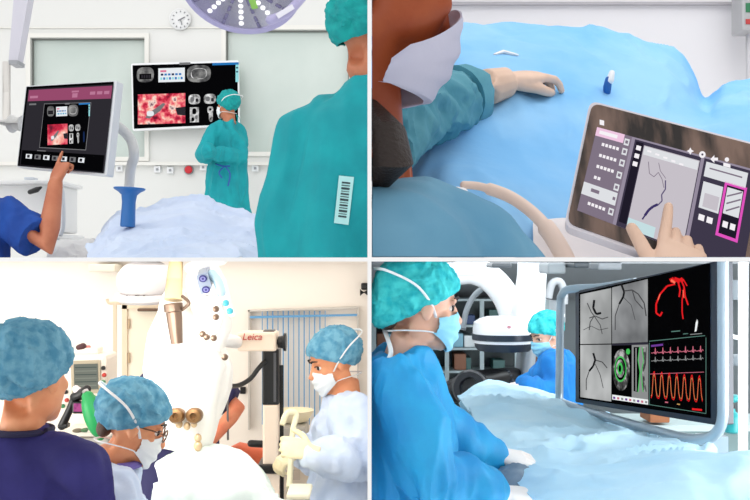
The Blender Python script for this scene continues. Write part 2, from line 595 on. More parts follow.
class Fig:
    """a whole standing figure from world-space joints"""
    def __init__(s, head, neck, sh, el, wrst, pel, feet, face, vox=.008):
        s.H = head; s.neck = V(neck); s.sh = [V(p) for p in sh]; s.el = [V(p) for p in el]; s.wr = [V(p) for p in wrst]
        s.pel = V(pel); s.feet = [V(p) for p in feet]; s.fwd = V(face).normalized(); s.vox = vox
        s.ax = (s.sh[1] - s.sh[0]); s.ax.z = 0; s.ax.normalize()
    def body(s, label, m, hands=None, bulk=1.0):
        bm = B(); H = s.H
        H.skull(bm)
        tube(bm, [H.w(0, -.09, -.12), H.w(0, -.10, -.38), s.neck + V((0, 0, .01)), s.neck - V((0, 0, .06))], [.058, .056, .062, .09], 18)
        mid = (s.neck + s.pel) / 2
        fw = s.ax.cross(V((0, 0, 1))).normalized()
        loft(bm, [(s.neck - V((0, 0, .03)), s.ax * .09, fw * .06), (s.neck - V((0, 0, .10)), s.ax * .15, fw * .09), (mid, s.ax * .14, fw * .085), (s.pel, s.ax * .15, fw * .095), (s.pel - V((0, 0, .10)), s.ax * .14, fw * .09)])
        for i in (0, 1):
            tube(bm, [s.neck - V((0, 0, .07)), s.sh[i], s.el[i], s.el[i].lerp(s.wr[i], .3), s.wr[i]], [.055, .048, .037 * bulk, .037 * bulk, .026 * bulk], 14, round_ends=True)
            hp = s.pel + s.ax * (.085 if i else -.085)
            kn = hp.lerp(s.feet[i], .5) + V((0, 0, .02))
            tube(bm, [hp, kn, s.feet[i] + V((0, 0, .09))], [.08, .055, .04], 12, round_ends=True)
            ell(bm, s.feet[i] + s.fwd * .06 + V((0, 0, .035)), (.045, .125, .035), Matrix((s.ax, s.fwd, V((0, 0, 1)))).transposed())
        if hands:
            for h in hands: hand_bm(bm, **h)
        bm = remesh(bm, s.vox, 4)
        o = obj('person', bm, m)
        tag(o, label, 'person')
        s.o = o
        return o
    def gown(s, m, name='surgical_gown', w=1.0, dep=1.0, hem=None, sleeve=(.078, .066, .05), top=.02, amp=.012, sc=8., seed=0., vox=.012, frac=(1., 1.), yoke=.07, rings=None, st=(1, 1, .35)):
        bm = B(); ax = s.ax; fw = ax.cross(V((0, 0, 1))).normalized()
        n, p = s.neck, s.pel
        sc_ = (s.sh[0] + s.sh[1]) / 2
        hz = hem if hem is not None else s.feet[0].z + .30
        def c(t): return n.lerp(p, t)
        hemc = V((p.x, p.y, hz))
        R = rings or [(V((n.x, n.y, n.z + top)), .072, .070), (V((n.x, n.y, n.z - .015)), .085, .078), (n.lerp(sc_, .8), .15, .095), (c(.22), .185, .118), (c(.5), .19, .128), (c(.75), .19, .132), (p, .205, .145), (p.lerp(hemc, .5), .215, .155), (hemc, .235, .17)]
        loft(bm, [(q, ax * a * w, fw * b * dep) for q, a, b in R], 32)
        for i in (0, 1):
            tube(bm, [n - V((0, 0, .045)), n.lerp(s.sh[i], .55) - V((0, 0, .012)), s.sh[i]], [yoke * .9, yoke, sleeve[0]], 16, round_ends=True)
            e, wv = s.el[i], s.wr[i]
            f = frac[i]
            if f > .6:
                end = e.lerp(wv, (f - .5) / .5)
                tube(bm, [s.sh[i], s.sh[i].lerp(e, .5), e, e.lerp(end, .5), end], [sleeve[0], sleeve[0] * .97, sleeve[1], sleeve[1] * .92, sleeve[2]], 16, round_ends=True)
            else:
                end = s.sh[i].lerp(e, f / .5)
                tube(bm, [s.sh[i], end], [sleeve[0], sleeve[1]], 16)
        bm = remesh(bm, vox, 4)
        wr(bm, amp, sc, st, seed)
        bmesh.ops.smooth_vert(bm, verts=bm.verts, factor=.4, use_axis_x=True, use_axis_y=True, use_axis_z=True)
        return obj(name, bm, m, s.o)
    def tuck(s, bare=(), depth=.014):
        """keep the body just beneath the clothes it wears"""
        me = s.o.data; o_ = V(s.o['_o'])
        for g in s.o.children:
            if not any(k in g.name for k in ('gown', 'scrub_top', 'trousers', 'sleeve')): continue
            if not g.data.polygons: continue
            t = tree_of(g)
            for v in list(me.vertices) * 2:
                p = v.co + o_
                if p.z > s.neck.z - .015 or any((p - c).length < r for c, r in bare): continue
                q, n, _, d = t.find_nearest(p, .09)
                if q is None: continue
                k = (p - q).dot(n)
                if k > -depth and (d < .01 or abs(k) / d > .6): v.co = q - n * depth * 1.4 - o_
        me.update()
    def glove(s, m, name='glove', vox=.0035, cuff=None, **k):
        bm = B(); hand_bm(bm, **k)
        if cuff: tube(bm, cuff[0], cuff[1], 14, round_ends=False)
        bm = remesh(bm, vox, 2)
        return obj(name, bm, m, s.o)
# ==================================================================== setting
white = mat('white_paint', (240, 240, 240), .7)
D0 = 1.2
FZ = -1.96
bm = B(); t = .0024
box(bm, (0, (D0 + 10.5) / 2, 0), (9.0, 10.5 - D0, 2 * t)); struct('floor', bm, mat('panel_white', (250, 250, 250), .6))
bm = B()
box(bm, (0, (D0 + 10.5) / 2, (3.0 + t) / 2), (2 * t, 10.5 - D0, 3.0 - t)); struct('wall_middle', bm, MATS['panel_white'])
bm = B(); box(bm, (0, (D0 + 10.5) / 2, (FZ - t) / 2), (2 * t, 10.5 - D0, -t - FZ)); struct('wall_middle', bm, MATS['panel_white'])
bm = B(); box(bm, (0, 5.8, FZ - .05), (9.0, 9.4, .1)); struct('floor', bm, mat('vinyl_floor', (170, 172, 172), .5))
# upper left room: back wall with two window openings
ZL = 10.4
def wall_holes(Z, x0, x1, z0, z1, holes, d=.12):
    bm = B()
    xs = sorted(set([x0, x1] + [h[0] for h in holes] + [h[1] for h in holes]))
    for a, b in zip(xs[:-1], xs[1:]):
        cuts = [(h[2], h[3]) for h in holes if h[0] <= a + 1e-6 and h[1] >= b - 1e-6]
        z = z0
        for c, dd in sorted(cuts):
            box(bm, ((a + b) / 2, Z + d / 2, (z + c) / 2), (b - a, d, c - z)); z = dd
        box(bm, ((a + b) / 2, Z + d / 2, (z + z1) / 2), (b - a, d, z1 - z))
    return bm
def W(px, Z): return (px - CX) / F * Z
def H_(py, Z): return (CY - py) / F * Z
h1 = (W(31, ZL), W(145, ZL), H_(157, ZL), H_(38, ZL)); h2 = (W(226, ZL), W(349, ZL), H_(152, ZL), H_(30, ZL))
wm_l = mat('theatre_wall', (226, 226, 223), .55)
struct('wall_back', wall_holes(ZL, -4.5, -.003, .003, 3.0, [h1, h2]), wm_l)
glass = mat('frosted_glass', (192, 204, 198), .18, 0, (202, 212, 206), 1.2, spec=.6)
wframe = mat('window_frame', (232, 230, 224), .5)
gedge = mat('window_gasket', (120, 122, 118), .6)
for i, h in enumerate((h1, h2)):
    bm = B(); box(bm, ((h[0] + h[1]) / 2, ZL + .07, (h[2] + h[3]) / 2), (h[1] - h[0], .012, h[3] - h[2]))
    w = struct('window_%d' % (i + 1), bm, glass)
    bm = B(); T = .045
    x0, x1, z0, z1 = h
    for c, sz in ((((x0 + x1) / 2, z1 + T / 2), (x1 - x0 + 2 * T, T)), (((x0 + x1) / 2, z0 - T / 2), (x1 - x0 + 2 * T, T)), ((x0 - T / 2, (z0 + z1) / 2), (T, z1 - z0)), ((x1 + T / 2, (z0 + z1) / 2), (T, z1 - z0))):
        box(bm, (c[0], ZL - .012, c[1]), (sz[0], .03, sz[1]))
    struct('window_frame', bm, wframe, w)
    bm = B(); T = .012
    for c, sz in ((((x0 + x1) / 2, z1 - T / 2), (x1 - x0, T)), ((x0 + T / 2, (z0 + z1) / 2), (T, z1 - z0)), ((x1 - T / 2, (z0 + z1) / 2), (T, z1 - z0))):
        box(bm, (c[0], ZL + .04, c[1]), (sz[0], .03, sz[1]))
    struct('window_gasket', bm, gedge, w)
bm = B(); box(bm, (W(185, ZL), ZL - .03, H_(164, ZL)), (5.0, .06, .035)); struct('trim_1', bm, wframe)
bm = B(); box(bm, (W(160, ZL), ZL - .012, H_(28, ZL)), (5.0, .02, .012)); struct('trim_2', bm, wframe)
# upper right room
ZR = 5.2
bm = B(); box(bm, (2.3, ZR + .06, 1.5), (4.59, .12, 2.99)); struct('wall_back', bm, mat('pale_wall', (232, 230, 233), .6))
bm = B(); box(bm, (2.3, ZR - .025, H_(5, ZR)), (4.55, .03, .014)); struct('trim_3', bm, mat('grey_rail', (176, 172, 178), .4))
# lower left room
ZB = 6.4
bm = B(); box(bm, (-2.3, ZB + .06, FZ / 2 - .002), (4.59, .12, -FZ - .006)); struct('wall_back', bm, mat('cream_wall', (248, 240, 230), .6))
# lower right room
ZC = 9.2
bm = B(); box(bm, (2.6, ZC + .06, FZ / 2 - .002), (5.19, .12, -FZ - .006)); struct('wall_back', bm, mat('lab_wall', (122, 132, 136), .6))

# ================================================================ UPPER LEFT
CELL[0] = 'TL'
teal = mat('teal_gown_cloth', (0, 158, 166), .8, 0, (0, 146, 156), 8, .12, 90)
teal_cap = mat('teal_cap_cloth', (10, 162, 160), .85, 0, (2, 144, 146), 30, .25, 120)
skin_m = skin('skin_tanned', (196, 122, 88), (186, 110, 78))
skin_p = skin('skin_fair', (226, 168, 140), (218, 156, 128))
hair_d = mat('dark_hair', (40, 26, 20), .5, bump=.4, bscale=200)
eye_w = mat('eye_white', (235, 230, 225), .2); eye_d = mat('eye_dark', (35, 22, 18), .3)
mask_m = mat('mask_white', (236, 240, 242), .8, bump=.05, bscale=150)
strap_m = mat('strap_white', (240, 240, 240), .8)
latex = mat('latex_glove', (232, 212, 196), .55, 0, (226, 202, 184), 10, .08, 60)
silver = mat('silver_plastic', (205, 208, 212), .3, .2)
white_p = mat('white_plastic', (235, 236, 238), .35)
grey_p = mat('grey_plastic', (150, 152, 156), .45)
black_p = mat('black_plastic', (16, 16, 18), .35)
steel = mat('steel', (170, 172, 176), .25, .9)
# --- far nurse
Z = 9.5
H = Head(P(227, 105.5, Z), (-.85, .52, -.02), .25)
nurse = Fig(H, P(229, 122, Z), (P(216, 131, Z - .12), P(238, 131, Z + .1)), (P(203, 156, Z - .22), P(239, 158, Z - .1)), (P(209, 150, Z - .5), P(214, 153, Z - .35)), P(228, 180, Z), ((W(224, Z), Z - .05, .004), (W(233, Z), Z + .08, .004)), (-.85, .52, 0), .012)
nurse.body('person in teal gown and cap with folded arms before the wall display', [skin_m])
nurse.gown(teal, w=1.02, dep=1.1, hem=.32, vox=.014, amp=.034, sc=7, seed=2, sleeve=(.085, .078, .06))
H.cap(nurse.o, teal_cap, .05, .02, -.42, .16, seed=3, tails=True, amp=.012)
H.mask(nurse.o, mask_m, strap_m)
nurse.tuck()
bm = B()
g = [P(219 + k * 2.6, 166 + (1.5 if k % 2 else -1), Z - .26) for k in range(6)]
tube(bm, curve_pts([P(216, 164, Z - .24), P(222, 166, Z - .27), P(230, 166, Z - .26)], 5), .014, 8, flat=.5)
tube(bm, curve_pts([P(225, 166, Z - .27), P(219, 172, Z - .29), P(222, 178, Z - .27)], 5), .013, 8, flat=.5)
tube(bm, curve_pts([P(225, 166, Z - .27), P(230, 174, Z - .28), P(228, 186, Z - .26)], 5), .013, 8, flat=.5)
obj('waist_tie', bm, mat('blue_ribbon', (40, 90, 170), .7), nurse.o)
# --- man seen from behind on the right
Z = 3.1
H = Head(P(373, 36, Z), (.93, .36, -.05), .26)
man = Fig(H, P(374, 88, Z), (P(308, 138, Z + .02), P(440, 138, Z)), (P(290, 225, Z + .05), P(470, 225, Z)), (P(300, 330, Z), P(460, 330, Z)), P(376, 290, Z), ((.0, Z, -.8), (.2, Z, -.8)), (0, 1, 0), .008)
man.body('person in teal gown seen from behind at the right with barcode patch', [skin_m])
n, p = man.neck, man.pel
X = V((1, 0, 0)); Y = V((0, 1, 0))
R = [(n + V((0, 0, .035)), X * .085, Y * .08), (n, X * .11, Y * .09), (P(374, 98, Z), X * .135, Y * .11), (P(374, 118, Z), X * .20, Y * .145), (P(374, 165, Z), X * .25, Y * .165), (P(374, 215, Z), X * .27, Y * .17), (P(374, 300, Z), X * .30, Y * .18)]
mg = man.gown(teal, rings=R, sleeve=(.098, .108, .09), amp=.024, sc=6, seed=5, vox=.010, yoke=.085)
H.cap(man.o, teal_cap, .055, .03, -.16, .16, seed=8, amp=.014)
H.mask(man.o, mask_m, strap_m, straps=False)
man.tuck()
# barcode patch lies on the gown's surface
tg = tree_of(mg)
def on(tr, px, py, off=.004):
    d = P(px, py, 1).normalized(); h = tr.ray_cast(V((0, 0, 0)), d)
    return (h[0] - d * off) if h[0] else P(px, py, Z)
def patch(tr, quad, nu, nv, off, bm, mi=0):
    def q(u, v):
        a, b, c, d = quad
        x = (a[0] * (1 - u) + b[0] * u) * (1 - v) + (d[0] * (1 - u) + c[0] * u) * v
        y = (a[1] * (1 - u) + b[1] * u) * (1 - v) + (d[1] * (1 - u) + c[1] * u) * v
        return bm.verts.new(on(tr, x, y, off))
    g = [[q(i / nu, j / nv) for j in range(nv + 1)] for i in range(nu + 1)]
    for i in range(nu):
        for j in range(nv): bm.faces.new((g[i][j], g[i + 1][j], g[i + 1][j + 1], g[i][j + 1])).material_index = mi
Q = [(339, 175.5), (354, 177), (348.5, 225), (334, 223)]
def qi(u, v): return ((Q[0][0] * (1 - u) + Q[1][0] * u) * (1 - v) + (Q[3][0] * (1 - u) + Q[2][0] * u) * v, (Q[0][1] * (1 - u) + Q[1][1] * u) * (1 - v) + (Q[3][1] * (1 - u) + Q[2][1] * u) * v)
bm = B(); patch(tg, Q, 6, 14, .005, bm)
v = .12
for k in range(13):
    w = (.02, .035, .015, .045)[(k * 7 + 1) % 4]
    patch(tg, [qi(.24, v), qi(.80, v), qi(.80, v + w), qi(.24, v + w)], 3, 1, .0065, bm, 1); v += w + .03
obj('barcode_label', bm, [mat('label_pale', (176, 226, 226), .5), mat('label_ink', (40, 60, 66), .6)], man.o, nrm=False)
# --- person in blue scrubs pointing at the left display
Z = 4.3
H = Head(P(-48, 128, Z), (.7, .6, 0), .25)
blue_s = mat('blue_scrub_cloth', (22, 74, 160), .85, 0, (16, 64, 146), 10, .1, 120)
pt = Fig(H, P(-38, 186, Z), (P(-80, 205, Z + .1), P(3, 213, Z)), (P(-90, 270, Z), P(47, 246, Z - .08)), (P(-60, 330, Z), P(55.5, 184, Z + .01)), P(-38, 320, Z), ((W(-50, Z), Z, -.8), (W(-20, Z), Z, -.8)), (.7, .6, 0), .0055)
fing = (P(71, 146, Z + .11) - P(56, 180, Z + .02))
pt.body('person in blue scrubs raising a bare arm to point at the near display', [skin_m], hands=[dict(wrist=P(55.5, 181, Z + .02), d=fing, n=(-.45, -.85, .25), side=-1, L=.185, curl=((-.05, .05, .05), (.9, 1.5, .9), (1.1, 1.5, .9), (1.2, 1.5, .9)), thumb=.5, th_curl=.5, thumb_out=.4)], bulk=1.22)
bm = B(); ax = V((1, 0, 0))
c0 = P(-38, 190, Z)
loft(bm, [(c0 + V((0, 0, .01)), ax * .08, Y * .07), (P(-38, 200, Z), ax * .17, Y * .10), (P(-38, 240, Z), ax * .20, Y * .13), (P(-38, 330, Z), ax * .21, Y * .14)])
tube(bm, [P(-20, 200, Z), P(2, 213, Z), P(22, 228, Z - .03), P(36, 238, Z - .06)], [.06, .088, .086, .092], 18, round_ends=False)
tube(bm, [P(-60, 200, Z), P(-85, 212, Z), P(-90, 245, Z)], [.06, .085, .08], 18)
bm = remesh(bm, .009, 3); wr(bm, .012, 9, (1, 1, .5), 4)
obj('scrub_top', bm, blue_s, pt.o)
H.cap(pt.o, teal_cap, .04)

pt.tuck([(P(50,232,4.25),.12),(P(56,190,4.3),.25)])
# --- display the person points at (rectangle about 0.4 m tall, turned a little)
def monitor(name, label, c, Zs, bez_m, depth, scr_pts, draw, mats, cat='monitor', rnd=2.0, off=.003):
    pl = Plane((*c[0], Zs[0]), (*c[1], Zs[1]), (*c[3], Zs[2]))
    base = pl.at((c[2][0] + c[3][0]) / 2, (c[2][1] + c[3][1]) / 2) - pl.n * depth
    th = thing(name, label, cat, base)
    bm = B(); pl.slab(bm, rounded(c, rnd), depth); obj('bezel', bm, bez_m, th, smooth=False)
    bm = B(); pl.slab(bm, scr_pts, .002, off, 0); draw(bm, pl, off + .0006); obj('screen', bm, mats, th, smooth=False, nrm=False)
    return th, pl
SC = {}
def G(k, *a, **kw):
    SC[k] = glow(k, *a, **kw); return SC[k]
G('s_black', (3, 3, 5)); G('s_dark', (44, 42, 48)); G('s_plum', (150, 74, 108)); G('s_plumlight', (186, 120, 150)); G('s_white', (232, 236, 240)); G('s_grey', (120, 120, 122))
G('s_blue', (40, 120, 190)); G('s_teal', (150, 220, 225)); G('s_pink', (225, 120, 150)); G('s_navy', (20, 40, 80))
G('s_tissue', (200, 80, 80), stops=[(.34, (110, 30, 50)), (.43, (206, 44, 70)), (.50, (238, 104, 120)), (.56, (248, 168, 150)), (.62, (255, 226, 214)), (.70, (120, 80, 96))], scale=13, detail=7)
G('s_scan', (100, 100, 100), stops=[(.35, (60, 60, 62)), (.5, (104, 104, 104)), (.65, (150, 150, 148))], scale=12)
G('s_mri', (180, 180, 180), stops=[(.3, (60, 60, 60)), (.5, (190, 190, 190)), (.7, (240, 240, 240))], scale=22)
SM = [SC[k] for k in ('s_black', 's_dark', 's_plum', 's_plumlight', 's_white', 's_grey', 's_blue', 's_teal', 's_pink', 's_navy', 's_tissue', 's_scan', 's_mri')]
SI = {k: i for i, k in enumerate(('black', 'dark', 'plum', 'plumlight', 'white', 'grey', 'blue', 'teal', 'pink', 'navy', 'tissue', 'scan', 'mri'))}
def theatre_view(bm, pl, o, x, y, sx, sy, sl):
    """the picture on the wall display; x,y its top-left, sx,sy its scale"""
    def q(a, b): return (x + a * sx, y + b * sy + a * sx * sl)
    def rc(a, b, c, d, m, oo=0): pl.poly(bm, [q(a, b), q(c, b), q(c, d), q(a, d)], SI[m], o + oo)
    def el(a, b, ra, rb, m, oo=0):
        pl.poly(bm, [q(a + ra * math.copysign(abs(math.cos(t)) ** .7, math.cos(t)), b + rb * math.copysign(abs(math.sin(t)) ** .7, math.sin(t))) for t in [2 * math.pi * k / 20 for k in range(20)]], SI[m], o + oo)
    el(13, 10, 8.6, 7.6, 'scan'); rc(7, 9, 19, 14.5, 'black', .0004)
    for k in range(4): rc(9 + 2.4 * k, 10, 10.6 + 2.4 * k, 13.5, 'dark', .0007)
    rc(26, 4, 52.5, 18, 'white')
    rc(28, 6, 34, 8, 'pink', .0004)
    for k in range(6):
        rc(28.5 + k * 3.6, 9.4, 31 + k * 3.6, 11.4, 'blue' if k % 3 else 'navy', .0004)
    for k in range(8): rc(28 + k * 2.9, 13.2, 30 + k * 2.9, 15.6, 'blue' if k % 2 else 'teal', .0004)
    el(66.5, 10.5, 12, 8.6, 'scan'); el(66.5, 10.5, 8, 5.5, 'mri', .0004)
    el(66.5, 10.5, 7.2, 4.9, 'scan', .0008)
    rc(47, -1.2, 58, 1.2, 'grey')
    rc(80, .3, 106.4, 2.6, 'blue'); rc(103.2, 2.6, 106.2, 20, 'teal'); rc(103.8, 5, 105.6, 6.5, 'navy', .0004); rc(103.8, 9, 105.6, 10.5, 'navy', .0004)
    rc(5.5, 29.5, 53, 59.5, 'tissue')
    pl.poly(bm, [q(13, 53), q(15, 49.5), q(31, 38.5), q(33, 40), q(28, 46.5), q(17, 54)], SI['grey'], o + .0004)
    pl.poly(bm, [q(43, 44), q(53, 43), q(53, 52), q(45, 51)], SI['dark'], o + .0004)
    el(18, 49, 3.6, 2.6, 'white', .0007)
    for a, b in ((62, 36), (77.5, 36)):
        el(a, b, 6, 5, 'mri'); el(a - 2, b, 2, 2.4, 'grey', .0004); el(a + 2.6, b + 1, 1.4, 1.8, 'dark', .0005)
    rc(57.5, 44, 66.5, 59, 'mri'); el(62, 48, 2, 3, 'black', .0004); el(60.5, 56, 1.5, 2, 'black', .0004); el(64, 54, 1.2, 2, 'grey', .0004)
    el(78, 47, 3, 3.5, 'mri'); el(78.5, 53, 2, 6, 'mri'); el(78, 46.5, 1.2, 1.2, 'black', .0004)
    el(92, 50, 2.0, 8, 'navy')
def d_wall(bm, pl, o): theatre_view(bm, pl, o, 132.4, 65.2, 1.0, 1.0, -.03)
c = [(131, 63.5), (238.6, 60.2), (239.6, 125.6), (132.6, 130.8)]
monitor('wall_display', 'large white rimmed wall display with red surgical picture behind the distant nurse', c, (10.2, 10.2, 10.2), white_p, .06,
        [(132.6, 65.4), (237.4, 62.3), (238.2, 123.8), (134, 128.8)], d_wall, SM)
def d_near(bm, pl, o):
    def q(u, v):
        a, b, cc, d = (27.4, 87), (115.6, 81.6), (105.6, 174), (18.4, 165.8)
        return ((a[0] * (1 - u) + b[0] * u) * (1 - v) + (d[0] * (1 - u) + cc[0] * u) * v, (a[1] * (1 - u) + b[1] * u) * (1 - v) + (d[1] * (1 - u) + cc[1] * u) * v)
    def rc(a, b, cc, d, m, oo=0): pl.poly(bm, [q(a, b), q(cc, b), q(cc, d), q(a, d)], SI[m], o + oo)
    rc(.02, .03, .985, .995, 'dark')
    rc(.03, .045, .975, .185, 'plum', .0004)
    rc(.05, .12, .14, .15, 'plumlight', .0008); rc(.52, .08, .60, .10, 'plumlight', .0008); rc(.53, .11, .59, .16, 'plumlight', .0008)
    for k in range(3): rc(.73 + .08 * k, .10, .79 + .08 * k, .135, 'plumlight', .0008)
    rc(.05, .215, .13, .235, 'grey', .0004)
    rc(.22, .22, .755, .76, 'grey', .0004); rc(.226, .227, .749, .752, 'black', .0008)
    rc(.03, .80, .97, .985, 'black', .0004)
    for k in range(7): rc(.08 + .10 * k, .845, .15 + .10 * k, .90, 'grey' if k % 2 else 'white', .0008); rc(.095 + .10 * k, .855, .125 + .10 * k, .89, 'dark', .0012)
    rc(.2, .79, .3, .8, 'grey', .0006)
    x, y = q(.235, .235)
    theatre_view(bm, pl, o + .0012, x, y, .42, .68, -.05)
c = [(26, 86), (117, 80.5), (106.8, 175.6), (16.8, 167)]
near, pl = monitor('surgical_display', 'dark tilted display with plum header bar being pointed at', c, (4.62, 4.40, 4.58), silver, .045,
        [(27, 87), (113.8, 81.8), (103.6, 173.4), (18, 166)], d_near, SM)
bm = B(); tube(bm, curve_pts([P(108, 122, 4.60), P(120, 128, 4.64), P(131, 140, 4.66), P(134, 156, 4.66), P(130, 175, 4.8), P(127, 232, 5.6)], 6), .024, 14)
obj('support_arm', bm, mat('pale_grey_arm', (204, 204, 202), .4), near)
bm = B(); cyl(bm, P(20, 124, 4.72), P(-30, 121, 4.75), .034); cyl(bm, P(24, 124, 4.70), P(12, 124, 4.73), .042); obj('swivel_joint', bm, grey_p if 0 else MATS['pale_grey_arm'], near)
# --- ceiling pendant arm, top left
th = thing('pendant_arm', 'sloping grey ceiling pendant arm at the upper left corner', 'equipment arm', P(10, 63, 5.6))
bm = B()
a0, a1, a2, a3 = P(16, -30, 5.6), P(33, -30, 5.6), P(17.5, 61, 5.6), P(8.5, 61, 5.6)
prism(bm, [a0, a1, a2, a3], (0, .09, 0)); obj('boom', bm, mat('pendant_grey', (196, 194, 204), .4), th, smooth=False)
bm = B(); prism(bm, [P(8.5, 60, 5.58), P(17.5, 60, 5.58), P(17, 64, 5.58), P(8.8, 64, 5.58)], (0, .12, 0)); obj('end_cap', bm, grey_p, th, smooth=False)
bm = B(); cyl(bm, P(6.5, 62, 5.75), P(6.5, 122, 5.75), .022); obj('drop_tube', bm, mat('pale_tube', (216, 212, 206), .5), th)
# --- wall clock
th = thing('wall_clock', 'round white wall clock partly behind the surgical lamp', 'clock', P(181, 30, 10.39))
bm = B(); lathe(bm, P(180.5, 19.5, 10.385), (0, -1, 0), [(0, .112), (.03, .112), (.035, .10), (.03, .098)]); obj('clock_face', bm, mat('clock_white', (228, 228, 228), .4), th)
bm = B(); pl = Plane((170, 10, 10.345), (190, 10, 10.345), (170, 30, 10.345))
bm = B()
for k in range(12):
    a = k * math.pi / 6; pl.line(bm, [(180.5 + 7.2 * math.sin(a), 19.5 - 7.2 * math.cos(a)), (180.5 + 8.8 * math.sin(a), 19.5 - 8.8 * math.cos(a))], 1.1)
tk = obj('hour_marks', bm, mat('clock_grey', (120, 122, 126), .5), th, nrm=False); tk['kind'] = 'stuff'
bm = B(); pl.line(bm, [(178, 20.5), (185, 17)], 1.1); obj('minute_hand', bm, MATS['clock_grey'], th, nrm=False)
bm = B(); pl.line(bm, [(180.5, 19.5), (182, 25)], .9, 0, .002); obj('hour_hand', bm, MATS['clock_grey'], th, nrm=False)
# --- surgical lamp
Z = 4.8
lil = mat('lamp_lilac', (176, 170, 206), .35); lamp_in = mat('lamp_underside', (222, 220, 232), .4)
c = P(240, -17, Z); nrm_ = V((-.08, -.62, -.78)).normalized()
a, b, _ = frame_of(nrm_)
th = thing('surgical_lamp', 'round lilac ceiling surgical lamp with white light spots', 'lamp', c)
bm = B(); lathe(bm, c - nrm_ * .09, nrm_, [(0, .12), (.02, .24), (.06, .297), (.088, .305), (.10, .300), (.098, .275), (.09, .272)], 48); obj('housing', bm, lil, th)
bm = B(); lathe(bm, c - nrm_ * .008, nrm_, [(0, .276), (.008, .276)], 48); obj('cover_plate', bm, lamp_in, th)
spot = glow('lamp_spot', (255, 255, 255), 1.3); slot = mat('lamp_slot', (128, 122, 156), .5)
def lampP(r, t): return c + (a * math.cos(t) + b * math.sin(t)) * r + nrm_ * .003
for k in range(18):
    t0 = 2 * math.pi * k / 18
    bm = B()
    for r in (.10, .135, .17, .205, .24):
        if k % 2 == 0: lathe(bm, lampP(r, t0) - nrm_ * .004, nrm_, [(0, .013), (.006, .012), (.007, .006)], 10)
    if k % 2 == 0: obj('light_spots', bm, spot, th)
    else:
        bm.free(); bm = B()
        for r in (.115, .165, .215, .252):
            u = (lampP(r, t0) - c).normalized(); w = nrm_.cross(u)
            box(bm, lampP(r, t0) , (.026, .012, .006), Matrix((u, w, nrm_)).transposed(), bev=.002)
        obj('vent_slot', bm, slot, th)
bm = B(); t0 = None
pl = Plane((240, -10, Z), (241, -10, Z), (240, -9, Z)); pl.n = nrm_.copy(); pl.a = c + nrm_ * .004
pl.slab(bm, [(246, -8), (253, -8), (258, 8), (252, 9)], .004, .003); obj('green_insert', bm, mat('lamp_green', (150, 205, 90), .4), th, smooth=False)
bm = B(); tube(bm, curve_pts([P(270, 20, Z - .12), P(288, 12, Z - .10), P(305, -6, Z - .05)], 6), [.022] * 13, 12, round_ends=True)
obj('handle', bm, lil, th)
bm = B(); pl2 = Plane((270, 20, Z - .15), (300, 5, Z - .13), (274, 28, Z - .15))
pl2.slab(bm, [(275.5, 14), (292, 4), (294.5, 8.5), (278.5, 18.5)], .006); obj('handle_inlay', bm, mat('inlay', (226, 224, 232), .4), th, smooth=False)
bm = B(); tube(bm, [c - nrm_ * .08, P(246, -60, Z + .2), P(246, -60, Z + .2) + V((0, 0, .9))], .035, 14); obj('suspension', bm, lil, th)
# --- sterile blue light handle, on the drape
th = thing('sterile_handle', 'blue flared handle standing upright on the pale drape', 'handle', P(128, 226, 4.0))
bm = B(); lathe(bm, P(127.6, 227, 4.0), V((.05, 0, 1)), [(0, .026), (.004, .030), (.06, .028), (.10, .027), (.128, .031), (.14, .044), (.150, .062), (.156, .063), (.158, .058), (.152, .03), (.15, .001)], 32)
obj('grip', bm, mat('handle_blue', (36, 104, 172), .4), th)
# --- patient drape
paleb = mat('pale_blue_drape', (206, 218, 238), .85, 0, (196, 210, 234), 5, .08, 60)
rows = [[(96, 260, 3.5), (150, 261, 3.45), (210, 261, 3.4), (290, 262, 3.4)],
        [(86, 256, 3.8), (120, 243, 3.75), (190, 244, 3.7), (300, 250, 3.7)],
        [(93, 247, 4.2), (118, 226, 4.15), (150, 219, 4.2), (195, 214, 4.2), (240, 226, 4.2), (310, 236, 4.2)],
        [(100, 240, 4.7), (118, 215, 4.7), (152, 206, 4.8), (194, 196, 4.8), (214, 203, 4.8), (262, 217, 4.8), (320, 226, 4.8)],
        [(110, 252, 5.2), (125, 236, 5.2), (155, 232, 5.2), (194, 228, 5.2), (214, 232, 5.2), (262, 242, 5.2), (310, 246, 5.2)]]
tag(obj('patient_drape', sheet(rows, 150, 24, .032, 4, (1, 1, 1), 3), paleb), 'pale blue surgical drape mounded over the table below the blue handle', 'drape')
# --- white equipment under the near display
th = thing('equipment_cart', 'white equipment cart with pen below the tilted display', 'cart', P(30, 259, 5.0))
cartw = mat('cart_white', (232, 232, 230), .4)
bm = B(); pbox(bm, -40, 180, 60, 184, 5.0, .4, bev=.006); obj('top_shelf', bm, cartw, th, smooth=False)
bm = B(); pbox(bm, -40, 184.2, 57, 232, 5.05, .36, bev=.01); obj('body', bm, cartw, th, smooth=False)
bm = B(); pbox(bm, -40, 234, 62, 238, 5.0, .4, bev=.006); obj('lower_shelf', bm, cartw, th, smooth=False)
bm = B()
tube(bm, curve_pts([P(60, 236, 4.98), P(63, 225, 4.98), P(62.6, 200, 4.98), P(61, 189, 4.98), P(54, 186.5, 4.98)], 5), .012, 10); obj('rail', bm, silver, th)
for x in (-30, 56):
    bm = B(); cyl(bm, P(x, 238, 5.1), P(x, 259.3, 5.1), .018); obj('leg', bm, silver, th)
bm = B(); tube(bm, [P(30, 192, 4.99) , P(37, 189.6, 4.98), P(41, 187.5, 4.97)], [.012, .014, .006], 10, round_ends=True); tag(obj('pen', bm, black_p), 'black pen clipped at the cart top edge', 'pen')
